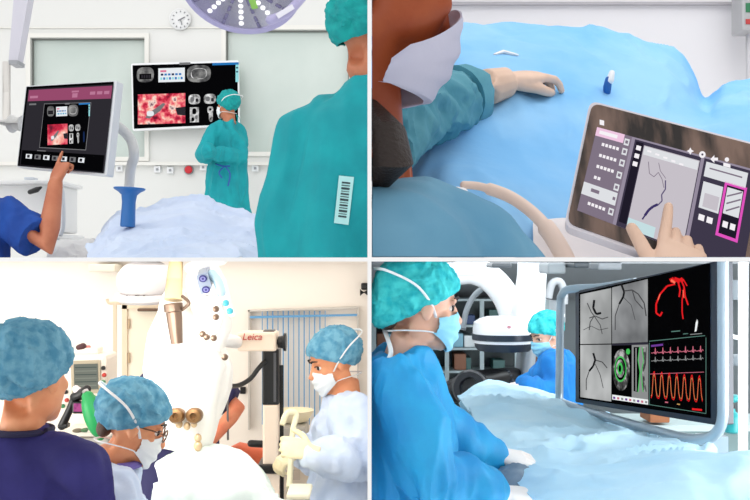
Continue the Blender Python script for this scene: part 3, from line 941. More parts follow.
bm = B(); pbox(bm, 24, 177, 33, 180, 5.06, .08, 0, .004); tag(obj('label_box', bm, mat('box_pale', (200, 206, 214), .5)), 'tiny pale box on top of the white cart', 'box')
rows = [[(46, 258.5, 4.5), (66, 258.5, 4.5), (92, 258.5, 4.5)], [(48, 249, 4.55), (70, 247, 4.55), (93, 250, 4.55)], [(54, 243, 4.7), (72, 240, 4.7), (95, 239, 4.7)], [(58, 246, 4.8), (75, 245, 4.8), (95, 246, 4.8)]]
tag(obj('folded_cloth', sheet(rows, 60, 12, .02, 9, (1, 1, 1), 6), mat('cloth_white', (228, 228, 226), .85)), 'crumpled white cloth at the left foot of the pale drape', 'cloth')
# --- wall sockets and the red knob
for k, (x, y) in enumerate(((119, 168), (157, 169), (170, 170), (203, 167), (255, 168))):
    bm = B(); pbox(bm, x - 3.2, y - 3, x + 3.2, y + 3.4, 10.36, .035, 0, .006)
    pbox(bm, x - 1.2, y - 1, x + 1.2, y + 1.4, 10.352, .012, 1)
    tag(obj('wall_socket', bm, [white_p, grey_p], smooth=False), ('small wall socket right of the near display arm', 'small wall socket below the left half of the wall display', 'small wall socket just left of the red button', 'small wall socket hidden by the distant nurse elbow', 'small wall socket right of the distant nurse')[k], 'socket', 'sockets on the wall rail')
th = thing('emergency_button', 'red round emergency button on the back wall under the display', 'button', P(189, 175, 10.402))
bm = B(); lathe(bm, P(189, 170, 10.402), (0, -1, 0), [(0, .05), (.02, .05), (.03, .03)]); obj('base_ring', bm, grey_p, th)
bm = B(); lathe(bm, P(189, 170, 10.36), (0, -1, 0), [(0, .036), (.03, .040), (.04, .03)]); obj('push_cap', bm, mat('red', (200, 24, 40), .4), th)
# =============================================================== UPPER RIGHT
CELL[0] = 'TR'
sky = mat('sky_blue_drape', (150, 202, 242), .85, 0, (124, 188, 238), 3, .10, 40)
tealg = mat('dusty_blue_gown', (112, 166, 194), .85, 0, (94, 152, 184), 4, .1, 50)
sleeve_m = mat('dusty_teal_sleeve', (92, 156, 172), .85, 0, (60, 132, 152), 7, .15, 60)
lav = mat('lavender_mask', (206, 206, 226), .85, 0, (196, 198, 222), 6, .08, 60)
skin_b = skin('skin_brown', (178, 86, 44), (164, 72, 34))
glove_b = mat('beige_glove', (230, 196, 174), .6, 0, (220, 184, 160), 8, .08, 50)
# drape over the patient
rows = [[(440, 285, 1.95), (470, 262, 1.95), (500, 255, 1.93), (560, 262, 1.90), (640, 275, 1.9), (800, 300, 1.9)],
        [(430, 215, 2.02), (450, 188, 2.05), (478, 188, 2.05), (520, 203, 2.02), (560, 228, 2.0), (640, 250, 2.0), (800, 255, 2.0)],
        [(400, 165, 2.3), (440, 145, 2.3), (500, 150, 2.3), (560, 160, 2.3), (620, 190, 2.25), (700, 215, 2.25), (800, 220, 2.25)],
        [(372, 95, 2.6), (440, 80, 2.6), (500, 75, 2.62), (560, 82, 2.62), (620, 105, 2.6), (690, 130, 2.55), (730, 125, 2.55), (820, 120, 2.55)],
        [(372, 52, 2.85), (440, 40, 2.85), (500, 40, 2.9), (560, 42, 2.9), (625, 52, 2.9), (675, 75, 2.9), (705, 112, 2.85), (730, 100, 2.85), (820, 95, 2.85)],
        [(372, 40, 3.05), (440, 30, 3.05), (470, 25, 3.1), (560, 26, 3.1), (605, 29, 3.1), (645, 39, 3.1), (680, 50, 3.1), (694, 72, 3.1), (704, 97, 3.1), (716, 90, 3.1), (735, 80, 3.1), (820, 70, 3.1)],
        [(372, 70, 3.3), (470, 55, 3.3), (560, 55, 3.3), (650, 72, 3.3), (690, 95, 3.3), (704, 112, 3.3), (735, 100, 3.3), (820, 95, 3.3)],
        [(372, 190, 3.5), (470, 180, 3.5), (560, 180, 3.5), (650, 190, 3.5), (735, 200, 3.5), (820, 190, 3.5)]]
drape = obj('patient_drape', sheet(rows, 160, 16, .018, 3.6, (1, 1, 1), 9), sky)
tag(drape, 'bright sky blue drape over the patient behind the touch panel', 'drape')
tr_ = tree_of(drape)
def hitd(px, py, off=0.0):
    d = P(px, py, 1).normalized(); h = tr_.ray_cast(V((0, 0, 0)), d)
    return (h[0] - d * off) if h[0] else P(px, py, 2.6)
# cable clip on the drape
th = thing('cable_clip', 'small white and blue clip on the sky blue drape', 'clip', hitd(608, 92))
q = hitd(607, 92)
bm = B(); tube(bm, [q, q + V((-.002, -.012, .012)), q + V((0, -.016, .03))], [.010, .011, .009], 10, round_ends=True); obj('clip_jaw', bm, mat('clip_blue', (30, 96, 170), .4), th)
bm = B(); tube(bm, [q + V((.004, -.016, .028)), q + V((.010, -.012, .048))], [.011, .008], 10, round_ends=True); obj('clip_tip', bm, white_p, th)
bm = B(); q = [hitd(496, 54, .006), hitd(503, 52, .008), hitd(516, 55, .006)]
tube(bm, q, [.008, .012, .008], 10, flat=.5, round_ends=True); tag(obj('gauze_pad', bm, mat('gauze', (246, 240, 236), .9)), 'small white folded gauze lying on the blue drape above the gloved hand', 'gauze')
# nurse at the left edge
Z = 1.55
H = Head(P(396, -24, Z), (.74, .56, -.40), .28)
tn = Fig(H, P(366, 150, Z + .02), (P(398, 236, Z - .12), P(372, 172, Z + .42)), (P(420, 330, Z - .1), P(396, 128, Z + .70)), (P(520, 330, Z), P(484, 88, 2.42)), P(385, 420, Z), ((.1, Z, -.9), (.2, Z, -.9)), (.8, .5, 0), .009)
tn.body('person left of the blue drape with lavender mask and outstretched gloved hand', [skin_b])
n = tn.neck; ax = tn.ax; fw = ax.cross(V((0, 0, 1))).normalized()
bm = B()
loft(bm, [(P(380, 186, Z + .02), ax * .075, fw * .075), (P(380, 200, Z), ax * .13, fw * .12), (P(382, 230, Z), ax * .18, fw * .14), (P(385, 300, Z), ax * .2, fw * .15)])
tube(bm, [P(372, 225, Z), P(415, 232, Z - .02), P(470, 250, Z + .02), P(510, 285, Z + .05)], [.085, .095, .085, .07], 20, round_ends=True)
tube(bm, [P(340, 215, Z + .05), P(385, 235, Z), P(420, 300, Z)], [.09, .10, .12], 20, round_ends=True)
tube(bm, [P(430, 236, Z + .12), P(490, 262, Z + .14)], [.075, .075], 20, round_ends=True)
bm = remesh(bm, .009, 5); wr(bm, .010, 7, (1, 1, 1), 3)
obj('surgical_gown', bm, tealg, tn.o)
w_ = tn.wr[1]

bm = B()
tube(bm, curve_pts([P(376, 150, 1.95), P(404, 116, 2.1), P(428, 110, 2.22), P(448, 104, 2.34), P(462, 97, 2.42)], 5), [.080] * 8 + [.074] * 6 + [.070] * 7, 20)
bm = remesh(bm, .007, 3); wr(bm, .018, 11, (1, 1, 1), 5)
obj('sleeve', bm, sleeve_m, tn.o)
bm = B(); lathe(bm, P(458, 98, 2.40), (P(484, 88, 2.48) - P(458, 98, 2.40)), [(0, .06), (.0, .078), (.03, .078), (.055, .070), (.06, .052)], 24)
wr(bm, .008, 25, (1, 1, 1), 1); obj('cuff', bm, sleeve_m, tn.o)
wq = P(508, 82, 2.50); tip = P(575, 68, 2.66)
tn.glove(glove_b, cuff=([P(466, 94, 2.42), P(488, 87, 2.47), wq], [.050, .046, .038]), wrist=wq, d=(tip - wq), n=(-.15, -.45, 1), side=1, L=.205, curl=((.25, .45, .4), (.35, .6, .4), (.4, .6, .5), (.5, .7, .5)), thumb=.3, th_curl=.35, thumb_out=.35)
tn.H.cap(tn.o, tealg, .05, .03, -.2, .26)
m_ = H.mask(tn.o, lav, strap_m, 1.18, False, top=.06, low=-.60, ear=.44, eb=-.10, amin=-1.2, amax=1.30)
tn.tuck([(wq, .25)])
bm = B(); tube(bm, [P(368, 112, Z - .05), P(384, 138, Z - .11), P(390, 162, Z - .12), P(378, 185, Z - .08)], [.022, .034, .034, .014], 16, round_ends=True); obj('hair', bm, hair_d, tn.o)  # dark strand added where the neck and hair lie in shade
# arm rest edge and pad
peach = mat('peach_pad', (240, 214, 196), .55); padw = mat('pad_white', (244, 240, 240), .7)
bm = B(); tube(bm, curve_pts([P(464, 185, 1.92), P(482, 187, 1.92), P(512, 198, 1.90), P(540, 220, 1.86), P(562, 252, 1.80), P(575, 285, 1.76)], 8), [.008] * 10 + [.012] * 16 + [.017] * 15, 14, round_ends=True)
tag(obj('padded_rail', bm, peach), 'curved peach padded rail along the gown and blue drape', 'rail')
bm = B(); ell(bm, P(456, 194, 1.88), (.026, .03, .013)); wr(bm, .003, 40); tag(obj('cotton_swab', bm, padw), 'small white cotton wad by the end of the peach rail', 'swab')
rows = [[(535, 264, 1.84), (600, 264, 1.84), (700, 266, 1.84), (800, 266, 1.84)], [(533, 224, 1.93), (570, 222, 1.93), (660, 232, 1.93), (800, 240, 1.93)], [(538, 219, 1.97), (580, 218, 1.97), (660, 230, 1.97), (800, 240, 1.97)]]
tag(obj('table_sheet', sheet(rows, 50, 8, .008, 5), mat('sheet_white', (246, 238, 236), .8)), 'white table sheet under the touch panel', 'sheet')
# touch panel
pl = Plane((590, 101, 1.80), (770, 147, 1.72), (564, 226, 1.72))
C4 = [(590, 100.5), (790, 152.5), (768, 297), (564, 226)]
th = thing('touch_panel', 'large tilted touch panel with dark bezel and white rim showing an x-ray vessel', 'touch screen', pl.at(660, 259))
bm = B(); pl.slab(bm, rounded(C4, 9), .028, 0); obj('rim', bm, mat('panel_rim', (222, 216, 222), .3), th, smooth=False)
painted_glare = mat('panel_glass', (26, 17, 14), .30, 0, (120, 96, 84), 26, stretch=(1, .3, .22), spec=.35)  # lighter streaks painted into the colour as reflections on the bezel
bm = B(); pl.slab(bm, rounded([(592, 103.5), (788, 154.5), (766, 293), (567, 223.5)], 9), .003, .0025); obj('glass_bezel', bm, painted_glare, th, smooth=False)
for k, v in dict(t_panel=(150, 140, 158), t_dark=(62, 56, 74), t_black=(30, 26, 40), t_img=(198, 192, 200), t_imglight=(222, 224, 228), t_vessel=(96, 86, 120), t_vdark=(58, 48, 100), t_white=(246, 242, 246), t_pink=(226, 84, 190), t_pinkpale=(240, 200, 226), t_side=(128, 116, 132), t_tealp=(196, 222, 226)).items(): G(k, v)
TM = ['t_panel', 't_dark', 't_black', 't_img', 't_imglight', 't_vessel', 't_vdark', 't_white', 't_pink', 't_pinkpale', 't_side', 't_tealp']
TI = {k[2:]: i for i, k in enumerate(TM)}
A, Bc, Cc, Dc = (597, 128), (760, 172), (742, 275), (577, 211)
def q(u, v): return ((A[0] * (1 - u) + Bc[0] * u) * (1 - v) + (Dc[0] * (1 - u) + Cc[0] * u) * v, (A[1] * (1 - u) + Bc[1] * u) * (1 - v) + (Dc[1] * (1 - u) + Cc[1] * u) * v)
bm = B()
def rc(a, b, c, d, m, oo=0): pl.poly(bm, [q(a, b), q(c, b), q(c, d), q(a, d)], TI[m], .003 + oo)
def ln(pts, w, m, oo): pl.line(bm, [q(*p) for p in pts], w, TI[m], .003 + oo)
rc(0, 0, 1, 1, 'panel'); rc(0, 0, .215, 1, 'side', .0003)
rc(.0, .0, .17, .10, 'pinkpale', .0006); rc(.02, .03, .13, .07, 'white', .0009)
rc(.0, .655, .205, .80, 'imglight', .0006); rc(.05, .70, .10, .74, 'side', .0009)
for k, v in enumerate((.16, .29, .42, .55, .86)):
    for j in range(5): 
        if not (k == 3 and j > 1): rc(.05 + .022 * j, v, .066 + .022 * j, v + .035, 'white', .0006)
for v in (.04, .15, .28, .42, .56, .69, .84):
    rc(.175, v, .205, v + .075, 'imglight', .0007); rc(.182, v + .02, .198, v + .055, 'side', .001)
rc(.235, .02, .64, 1.0, 'dark', .0004)
rc(.245, .04, .29, .95, 'black', .0006)
for k in range(3): rc(.252, .08 + .09 * k, .28, .13 + .09 * k, 'white', .0008)
rc(.295, .06, .635, .985, 'img', .0007)
rc(.30, .07, .63, .16, 'imglight', .001); rc(.295, .87, .46, .985, 'tealp', .001)
for k in range(5): rc(.32 + .05 * k, .10 + .01 * k, .345 + .05 * k, .12 + .01 * k, 'white', .0013)
ln([(.34, .22), (.36, .34), (.39, .36), (.41, .30), (.44, .36), (.46, .44)], .7, 'side', .0011)
ln([(.40, .20), (.42, .28), (.46, .34)], .6, 'side', .0012)
ln([(.46, .36), (.47, .45), (.455, .52), (.465, .58), (.445, .64), (.43, .66)], 1.3, 'vessel', .0014)
ln([(.445, .63), (.42, .67), (.40, .72), (.385, .79)], 2.6, 'vdark', .0017)
ln([(.385, .79), (.375, .84)], 1.6, 'vdark', .0018)
rc(.66, .02, 1, 1.0, 'dark', .0004)
rc(.675, .05, .93, .20, 'imglight', .0007); rc(.70, .10, .90, .115, 'side', .001)
rc(.68, .25, .80, .52, 'imglight', .0007); rc(.70, .36, .79, .50, 'img', .001)
rc(.805, .19, .94, .73, 'pink', .0007); rc(.82, .22, .925, .70, 'black', .001)
rc(.825, .24, .92, .50, 'imglight', .0013)
for k in range(3): ln([(.83 + .005 * k, .33 + .07 * k), (.915, .25 + .07 * k)], 1.6, 'side', .0016)
for k in range(2): rc(.69 + .05 * k, .58, .725 + .05 * k, .64, 'white', .0009); rc(.835 + .045 * k, .57, .866 + .045 * k, .63, 'white', .0013)
# icons on the bezel
def ic(x, y, r, pts): pl.poly(bm, [(x + r * a, y + r * b) for a, b in pts], TI['white'], .0035)
pl.rect(bm, 599.5, 120.5, 604, 125.5, TI['white'], .0035, .25)
ic(690, 152, 3.6, [(-1, 0), (-.35, -.35), (0, -1), (.35, -.35), (1, 0), (.35, .35), (0, 1), (-.35, .35)])
pl.disc(bm, 702, 155.5, 3.3, 3.4, TI['white'], .0035); pl.disc(bm, 702, 155.5, 1.1, 1.1, TI['dark'], .0039)
ic(714, 160, 3.6, [(-1.1, 0), (0, -1.1), (0, -.4), (1, -.4), (1, .4), (0, .4), (0, 1.1)])
pl.disc(bm, 726.5, 160.5, 2.2, 2.2, TI['white'], .0035); pl.rect(bm, 723, 163.5, 730, 167, TI['white'], .0035, .25); pl.rect(bm, 723, 167.5, 730, 168.6, TI['pink'], .0035, .25)
obj('screen', bm, [SC[k] for k in TM], th, smooth=False, nrm=False)
bm = B(); tube(bm, [pl.at(690, 215, -.028), pl.at(690, 215, -.06), V((pl.at(690, 215).x, 1.86, -.05))], .03, 14); obj('support_arm', bm, grey_p, th)
# operator's gloved hand on the panel (its owner stands in front of the panel, below)
Z = 1.66
wq = P(674, 297, Z - .075)
tip = pl.at(696, 180, .012)
bm = B(); d_ = tip - wq; d_.normalize()
hand_bm(bm, wq, d_ + V((-.02, 0, .0)), V((.10, -.93, .15)), -1, L=.190, curl=((.0, .05, .05), (.30, 2.0, 1.2), (.38, 2.0, 1.2), (.46, 2.0, 1.2)), thumb=.10, th_curl=-.05, thumb_out=.55, spread=.02)
tube(bm, [P(668, 335, Z - .10), P(672, 311, Z - .09), wq], [.034, .030, .030], 14)
bm = remesh(bm, .0028, 2)
o = thing('person', 'person in beige glove reaching up with index finger onto the touch panel', 'person', P(690, 259, Z - .1))
obj('glove', bm, glove_b, o)
# things at the right end of the back wall
th = thing('monitor_trolley', 'narrow grey instrument stand with green and red lamps at the upper right edge', 'stand', P(745, 60, 4.9))
bm = B(); pbox(bm, 742, -20, 775, 30, 4.9, .15, 0, .01); obj('case', bm, mat('case_grey', (178, 178, 180), .5), th, smooth=False)
bm = B(); pbox(bm, 746, 3, 760, 12, 4.895, .01); obj('green_lamp', bm, mat('lamp_dkgreen', (40, 120, 80), .5), th, smooth=False)
bm = B(); pbox(bm, 746, 19, 756, 24, 4.895, .01); obj('red_lamp', bm, mat('lamp_red', (190, 60, 60), .5), th, smooth=False)
bm = B(); cyl(bm, P(752, 30, 5.0), P(752, 259, 5.0), .03); obj('post', bm, mat('post_pale', (214, 212, 216), .5), th)
# ================================================================ LOWER LEFT
CELL[0] = 'BL'
navy = mat('navy_scrub_cloth', (46, 42, 112), .85, 0, (38, 34, 98), 8, .1, 120)
capb = mat('blue_cap_cloth', (112, 168, 192), .85, 0, (72, 138, 170), 34, .25, 130)
gownw = mat('pale_gown_cloth', (208, 219, 238), .85, 0, (190, 206, 232), 7, .1, 80)
skin_o = skin('skin_warm', (232, 160, 116), (222, 142, 98))
FL = FZ + .001
# woman, front left, seen from behind
Z = 2.75
H = Head(P(33, 377, Z), (.46, .88, -.06), .27)
wa = Fig(H, P(22, 434, Z - .02), (P(-62, 470, Z + .12), P(82, 468, Z - .06)), (P(-80, 560, Z + .1), P(98, 560, Z - .05)), (P(-60, 650, Z + .2), P(110, 640, Z + .1)), P(10, 650, Z), ((W(-10, Z), Z + .1, FL), (W(40, Z), Z, FL)), (.55, .8, 0), .007)
wa.body('person in navy scrubs and mottled blue cap seen from behind at lower left', [skin_o])
n = wa.neck; ax = wa.ax; fw = ax.cross(V((0, 0, 1))).normalized()
R = [(n + V((0, 0, .025)), ax * .075, fw * .075), (n, ax * .10, fw * .085), (P(16, 452, Z - .02), ax * .17, fw * .12), (P(14, 480, Z - .02), ax * .20, fw * .14), (P(12, 560, Z - .01), ax * .20, fw * .145), (P(10, 650, Z), ax * .21, fw * .15), (V((W(10, Z), Z, -1.25)), ax * .22, fw * .15)]
wa.gown(navy, 'scrub_top', rings=R, frac=(.55, .55), sleeve=(.075, .085, .08), amp=.010, sc=9, seed=1, vox=.009, yoke=.07)
bm = B(); tube(bm, [n + V((0, 0, .012)) + ax * .079 * math.cos(a) + fw * .079 * math.sin(a) for a in [2 * math.pi * k / 24 for k in range(25)]], .009, 8, caps=False); obj('collar', bm, mat('collar_navy', (30, 26, 60), .8), wa.o)
bm = B()
for q_ in (-1, 1):
    hp = V((W(10, Z), Z, -1.15)) + ax * .1 * q_; ft = wa.feet[0 if q_ < 0 else 1]
    tube(bm, [hp, hp.lerp(ft, .5), ft + V((0, 0, .07))], [.10, .085, .075], 16)
obj('trousers', bm, navy, wa.o)
H.cap(wa.o, capb, .06, .03, -.32, .24, seed=4, amp=.010)
wa.tuck([(wa.wr[0], .2), (wa.wr[1], .2)])
# seated surgeon at the eyepieces
Z = 3.25
H = Head(P(134, 425, Z), (.90, .30, -.42), .255)
su = Fig(H, P(114, 468, Z), (P(98, 500, Z + .2), P(112, 494, Z - .16)), (P(130, 580, Z + .2), P(142, 580, Z - .2)), (P(150, 610, Z + .2), P(152, 610, Z - .15)), P(92, 640, Z), ((W(120, Z), Z + .2, FL), (W(125, Z), Z - .15, FL)), (.9, .3, 0), .007)
su.body('seated surgeon with blue cap and glasses leaning to the microscope', [skin_o])
su.gown(gownw, w=1.05, dep=1.15, amp=.022, sc=9, seed=7, vox=.010, sleeve=(.085, .075, .055), hem=-1.6)
H.cap(su.o, capb, .05, .02, -.24, .22, seed=6, amp=.010)
H.mask(su.o, mask_m, strap_m)
bm = B(); H.e(bm, (0, -.33, -.16), (.19, .10, .12), 18); obj('hair', bm, mat('brown_hair', (70, 46, 34), .6, bump=.4, bscale=200), su.o)
bm = B()
for q_ in (-1, 1):
    ce = H.w(q_ * .14, .40, .02)
    tube(bm, [ce + H.M @ V((math.cos(t) * .10, 0, math.sin(t) * .08)) * H.h for t in [2 * math.pi * k / 16 for k in range(17)]], .0025, 6, caps=False)
    tube(bm, [H.w(q_ * .24, .40, .04), H.w(q_ * .32, .2, .05), H.w(q_ * .33, -.02, .03)], .0028, 6)
tube(bm, [H.w(-.04, .41, .03), H.w(.04, .41, .03)], .0025, 6)
obj('glasses', bm, mat('glasses_brown', (110, 70, 40), .3), su.o)
H.eyes(su.o, eye_w, eye_d, hair_d)
n = su.neck; ax = su.ax; fw = ax.cross(V((0, 0, 1))).normalized()
bm = B(); tube(bm, [n + V((0, 0, .016)) + ax * .082 * math.cos(a) + fw * .082 * math.sin(a) for a in [2 * math.pi * k / 24 for k in range(25)]], .014, 8, caps=False); obj('scrub_collar', bm, mat('purple_collar', (110, 96, 170), .8), su.o)
su.tuck()
# standing nurse on the right
Z = 4.2
H = Head(P(333, 362, Z), (-.88, -.28, -.34), .255)
sn = Fig(H, P(346, 398, Z), (P(352, 414, Z + .20), P(352, 416, Z - .17)), (P(330, 462, Z + .22), P(366, 462, Z - .26)), (P(300, 448, Z), P(312, 455, Z - .34)), P(346, 520, Z), ((W(340, Z), Z + .1, FL), (W(345, Z), Z - .1, FL)), (-.95, -.2, 0), .008)
sn.body('standing nurse in pale gown with folded arms at the right of the lower left room', [skin_o])
n, p = sn.neck, sn.pel; ax = sn.ax; fw = ax.cross(V((0, 0, 1))).normalized()
sn.gown(gownw, w=1.0, dep=1.15, amp=.034, sc=8, seed=11, vox=.011, sleeve=(.095, .088, .06), hem=FL + .35, st=(1, 1, .5))
H.cap(sn.o, capb, .04, .03, -.26, .24, seed=9, amp=.008)
H.mask(sn.o, mask_m, strap_m, top=-.02)
H.eyes(sn.o, eye_w, eye_d, hair_d)
yg = mat('cream_glove', (246, 232, 196), .6, 0, (240, 222, 176), 10)
sn.glove(yg, wrist=P(299, 450, Z - .02), d=(P(281, 462, Z - .05) - P(299, 450, Z - .02)), n=(-.4, -.5, .8), side=1, L=.18, curl=(.6, .7, .7, .8), thumb=.4, vox=.0045)
sn.glove(yg, wrist=P(312, 452, Z - .36), d=(-.9, 0, .2), n=(-.1, -.9, .4), side=1, L=.18, curl=(.5, .6, .6, .7), thumb=.3, vox=.0045)
sn.tuck()
# person hidden behind the microscope
Z = 4.75
H = Head(P(176, 340, Z), (-.5, -.8, -.3), .25)
hp_ = Fig(H, P(180, 372, Z), (P(212, 386, Z), P(150, 386, Z)), (P(238, 408, Z - .06), P(130, 430, Z)), (P(212, 440, Z - .2), P(160, 440, Z - .2)), P(182, 480, Z), ((W(180, Z), Z, FL), (W(195, Z), Z + .1, FL)), (0, -1, 0), .009)
skin_r = skin('skin_ruddy', (236, 150, 112), (228, 128, 92))
hp_.body('person in dark navy sleeves mostly behind the draped microscope', [skin_r])
bm = B(); tube(bm, [P(180, 384, Z), P(210, 386, Z), P(222, 396, Z - .03), P(231, 403, Z - .04)], [.07, .075, .076, .074], 16)
tube(bm, [P(180, 384, Z), P(150, 386, Z), P(138, 408, Z)], [.07, .075, .07], 16)
loft(bm, [(P(180, 376, Z), X * .09, Y * .08), (P(180, 392, Z), X * .18, Y * .11), (P(182, 480, Z), X * .19, Y * .13), (P(182, 560, Z), X * .20, Y * .14)])
bm = remesh(bm, .012, 3); wr(bm, .010, 9); obj('scrub_top', bm, mat('dark_navy_cloth', (48, 46, 90), .85), hp_.o)
bm = B()
for k_ in (0, 1):
    h0 = P(182, 540, Z) + X * (.1 if k_ else -.1); tube(bm, [h0, h0.lerp(hp_.feet[1 - k_ if 0 else k_], .5), hp_.feet[k_] + V((0, 0, .06))], [.11, .09, .08], 14)
obj('trousers', bm, MATS['dark_navy_cloth'], hp_.o)
hp_.tuck([(hp_.el[0], .1), (hp_.wr[0], .2), (hp_.el[1], .15), (hp_.wr[1], .2)])
# orange bolster behind
bm = B(); tube(bm, [P(228, 456, 4.95), P(240, 453, 4.95), P(264, 457, 4.95), P(275, 462, 4.95)], [.04, .055, .05, .03], 14, round_ends=True); wr(bm, .006, 12)
tag(obj('bolster', bm, mat('orange_vinyl', (234, 110, 70), .5)), 'orange bolster beside the black base of the stand', 'bolster')
# anaesthesia machine with screen
Z = 5.0
cr = mat('machine_cream', (240, 232, 218), .4); crg = mat('machine_grey', (208, 204, 196), .45)
th = thing('anaesthesia_machine', 'cream anaesthesia machine with grey screen and knobs behind the surgeon', 'medical machine', (W(82, Z), Z + .2, FL))
bm = B(); pbox(bm, 62, 400, 110, 470, Z, .35, 0, .02); obj('body', bm, cr, th, smooth=False)
bm = B(); pbox(bm, 66, 355, 107, 398, Z - .02, .22, 0, .02); obj('monitor_case', bm, cr, th, smooth=False)
bm = B(); pl = Plane((70, 360, Z - .024), (101, 360, Z - .024), (70, 395, Z - .024))
pl.slab(bm, rounded([(71, 361), (100, 360), (101, 393), (72, 394)], 1.5), .006, .004, 0); obj('monitor_frame', bm, mat('frame_taupe', (176, 164, 140), .5), th, smooth=False)
G('m_green', (124, 128, 118)); G('m_green2', (146, 150, 138)); G('m_line', (86, 96, 92))
bm = B(); pl.slab(bm, [(74, 364), (98, 363.5), (98.6, 389), (74.6, 390)], .002, .006, 0)
for k in range(6): pl.line(bm, [(75.5, 367.5 + 3.6 * k), (97, 367 + 3.6 * k)], .9, 1 + k % 2, .0068)
obj('screen', bm, [SC['m_green'], SC['m_line'], SC['m_green2']], th, smooth=False, nrm=False)
knob_m = [black_p, mat('knob_red', (190, 60, 50), .4), mat('knob_green', (60, 140, 90), .4), mat('knob_brown', (130, 110, 90), .5)]
for k, (x, y) in enumerate(((103.5, 368), (104.5, 375), (103.5, 382), (104.5, 389), (66, 392), (67, 400), (63, 406), (104, 408), (107, 416), (98, 412))):
    bm = B(); yy = Z - .02 if y < 397 else Z
    lathe(bm, P(x, y, yy), (0, -1, 0), [(0, .011), (.012, .010), (.016, .006)], 14); obj('knob', bm, knob_m[k % 4], th)
bm = B(); pbox(bm, 58, 432, 112, 437, Z - .22, .30, 0, .012); obj('worktop', bm, cr, th, smooth=False)
bm = B(); pbox(bm, 60, 438, 108, 462, Z - .1, .2, 0, .012); obj('drawer_unit', bm, crg, th, smooth=False)
for k in range(3):
    bm = B(); pbox(bm, 66 + 11 * k, 443, 74 + 11 * k, 446, Z - .112, .012, 0, .003); obj('drawer_handle', bm, mat('taupe', (150, 138, 124), .5), th, smooth=False)
for x in (66, 104):
    bm = B(); box(bm, (W(x, Z), Z + .1, (FL + H_(466, Z)) / 2), (.06, .3, H_(466, Z) - FL)); obj('leg', bm, crg, th, smooth=False)
# objects on the machine
bm = B(); box(bm, P(84, 350.5, Z + .08), (.17, .10, .035), None, 0, .008); tag(obj('supply_tray', bm, cr, smooth=False), 'cream supply tray on top of the anaesthesia machine', 'tray')
bm = B(); tube(bm, [P(79, 347.6, Z + .04), P(83, 346.4, Z + .04)], [.016, .018], 10, round_ends=True); tag(obj('stopper', bm, mat('stopper_dark', (70, 30, 36), .5)), 'dark red stopper on the supply tray', 'stopper')
bm = B(); tube(bm, [P(85, 348, Z + .05), P(88.5, 347.4, Z + .05)], [.012, .012], 10, round_ends=True); tag(obj('stopper', bm, mat('stopper_pink', (230, 130, 124), .5)), 'pink stopper on the supply tray', 'stopper')
th = thing('articulated_holder', 'black jointed holder with purple display beside the green bag', 'holder', P(60, 428, Z - .25))
bm = B(); tube(bm, [P(62, 426, 4.72), P(70, 409, 4.72), P(76, 395, 4.70)], [.020, .018, .020], 12, round_ends=True); obj('lower_arm', bm, black_p, th)
bm = B(); tube(bm, [P(75, 397, 4.70), P(82, 394, 4.68), P(87, 389, 4.68)], [.024, .026, .02], 12, round_ends=True); obj('joint', bm, black_p, th)
bm = B(); tube(bm, [P(76, 389, 4.69), P(80, 393, 4.69), P(86, 395, 4.69)], [.018, .022, .014], 12, round_ends=True); obj('connector', bm, mat('connector_pale', (226, 216, 220), .4), th)
bm = B(); pbox(bm, 57, 424, 67, 429, 4.70, .06, 0, .01); obj('base_clamp', bm, black_p, th, smooth=False)
bm = B(); pbox(bm, 72, 402, 85, 414, 4.66, .05, 0, .008); obj('display_case', bm, black_p, th, smooth=False)
bm = B(); pbox(bm, 73.6, 403.6, 83.2, 411.6, 4.656, .004); obj('display', bm, glow('purple_screen', (130, 50, 110), 1, [(.4, (80, 20, 80)), (.6, (190, 90, 150))], 25), th, smooth=False)
th = thing('breathing_bag', 'green breathing bag hanging beside the surgeon', 'breathing bag', P(96, 437, 4.6))
bm = B(); tube(bm, curve_pts([P(88, 397, 4.6), P(91, 405, 4.6), P(95, 418, 4.6), P(99, 430, 4.6), P(100.5, 436, 4.6)], 5), [.018 + .030 * math.sin(math.pi * min(1, .12 + .85 * k / 20)) for k in range(21)], 18, round_ends=True); obj('bag', bm, mat('bag_green', (20, 158, 84), .4, 0, (14, 140, 72), 5), th)
bm = B(); tube(bm, [P(85, 391, 4.62), P(89, 398, 4.6)], [.016, .02], 12); obj('bag_neck', bm, MATS['connector_pale'], th)
for k, (x, y, c_) in enumerate(((78, 431, (120, 110, 90)), (86, 430.5, (84, 124, 84)), (92, 431, (232, 226, 214)), (98, 430, (240, 236, 228)))):
    bm = B(); ell(bm, P(x, y - .5, 4.80), (.026, .03, .010)); tag(obj('supply_packet', bm, mat('packet_%s' % 'abcd'[k], c_, .6)), ('small brown packet on the machine worktop', 'small green packet on the machine worktop', 'cream packet near the green bag tip', 'white packet nearest the surgeon on the worktop')[k], 'packet', 'packets on the worktop')
# big white lamp head and its arm
Z = 4.3
th = thing('ceiling_lamp', 'large rounded white lamp head hanging at the top of the lower left room', 'lamp', P(146, 304, Z))
lampw = mat('lamp_white', (216, 212, 212), .35)
bm = B(); ell(bm, P(146, 281, Z), (.125, .13, .095), None, 32); obj('shell', bm, lampw, th)
bm = B(); lathe(bm, P(147, 303, Z), (0, -.1, 1), [(0, .06), (.006, .115), (.02, .134), (.034, .136), (.045, .125)], 36); obj('rim', bm, lampw, th)
bm = B()
for k, x in enumerate((126, 128.5, 130.5, 135, 137, 139.5, 143)): pbox(bm, x, 295.3 + (k % 3) * .4, x + 1.5, 297.6 - (k % 2) * .5, Z - .118 + abs(x - 146) * .0006, .012)
obj('lettering', bm, mat('ink', (110, 104, 104), .6), th, smooth=False)
bm = B(); cyl(bm, P(146, 268, Z), P(146, 262, Z + .05), .05); obj('mount', bm, lampw, th)
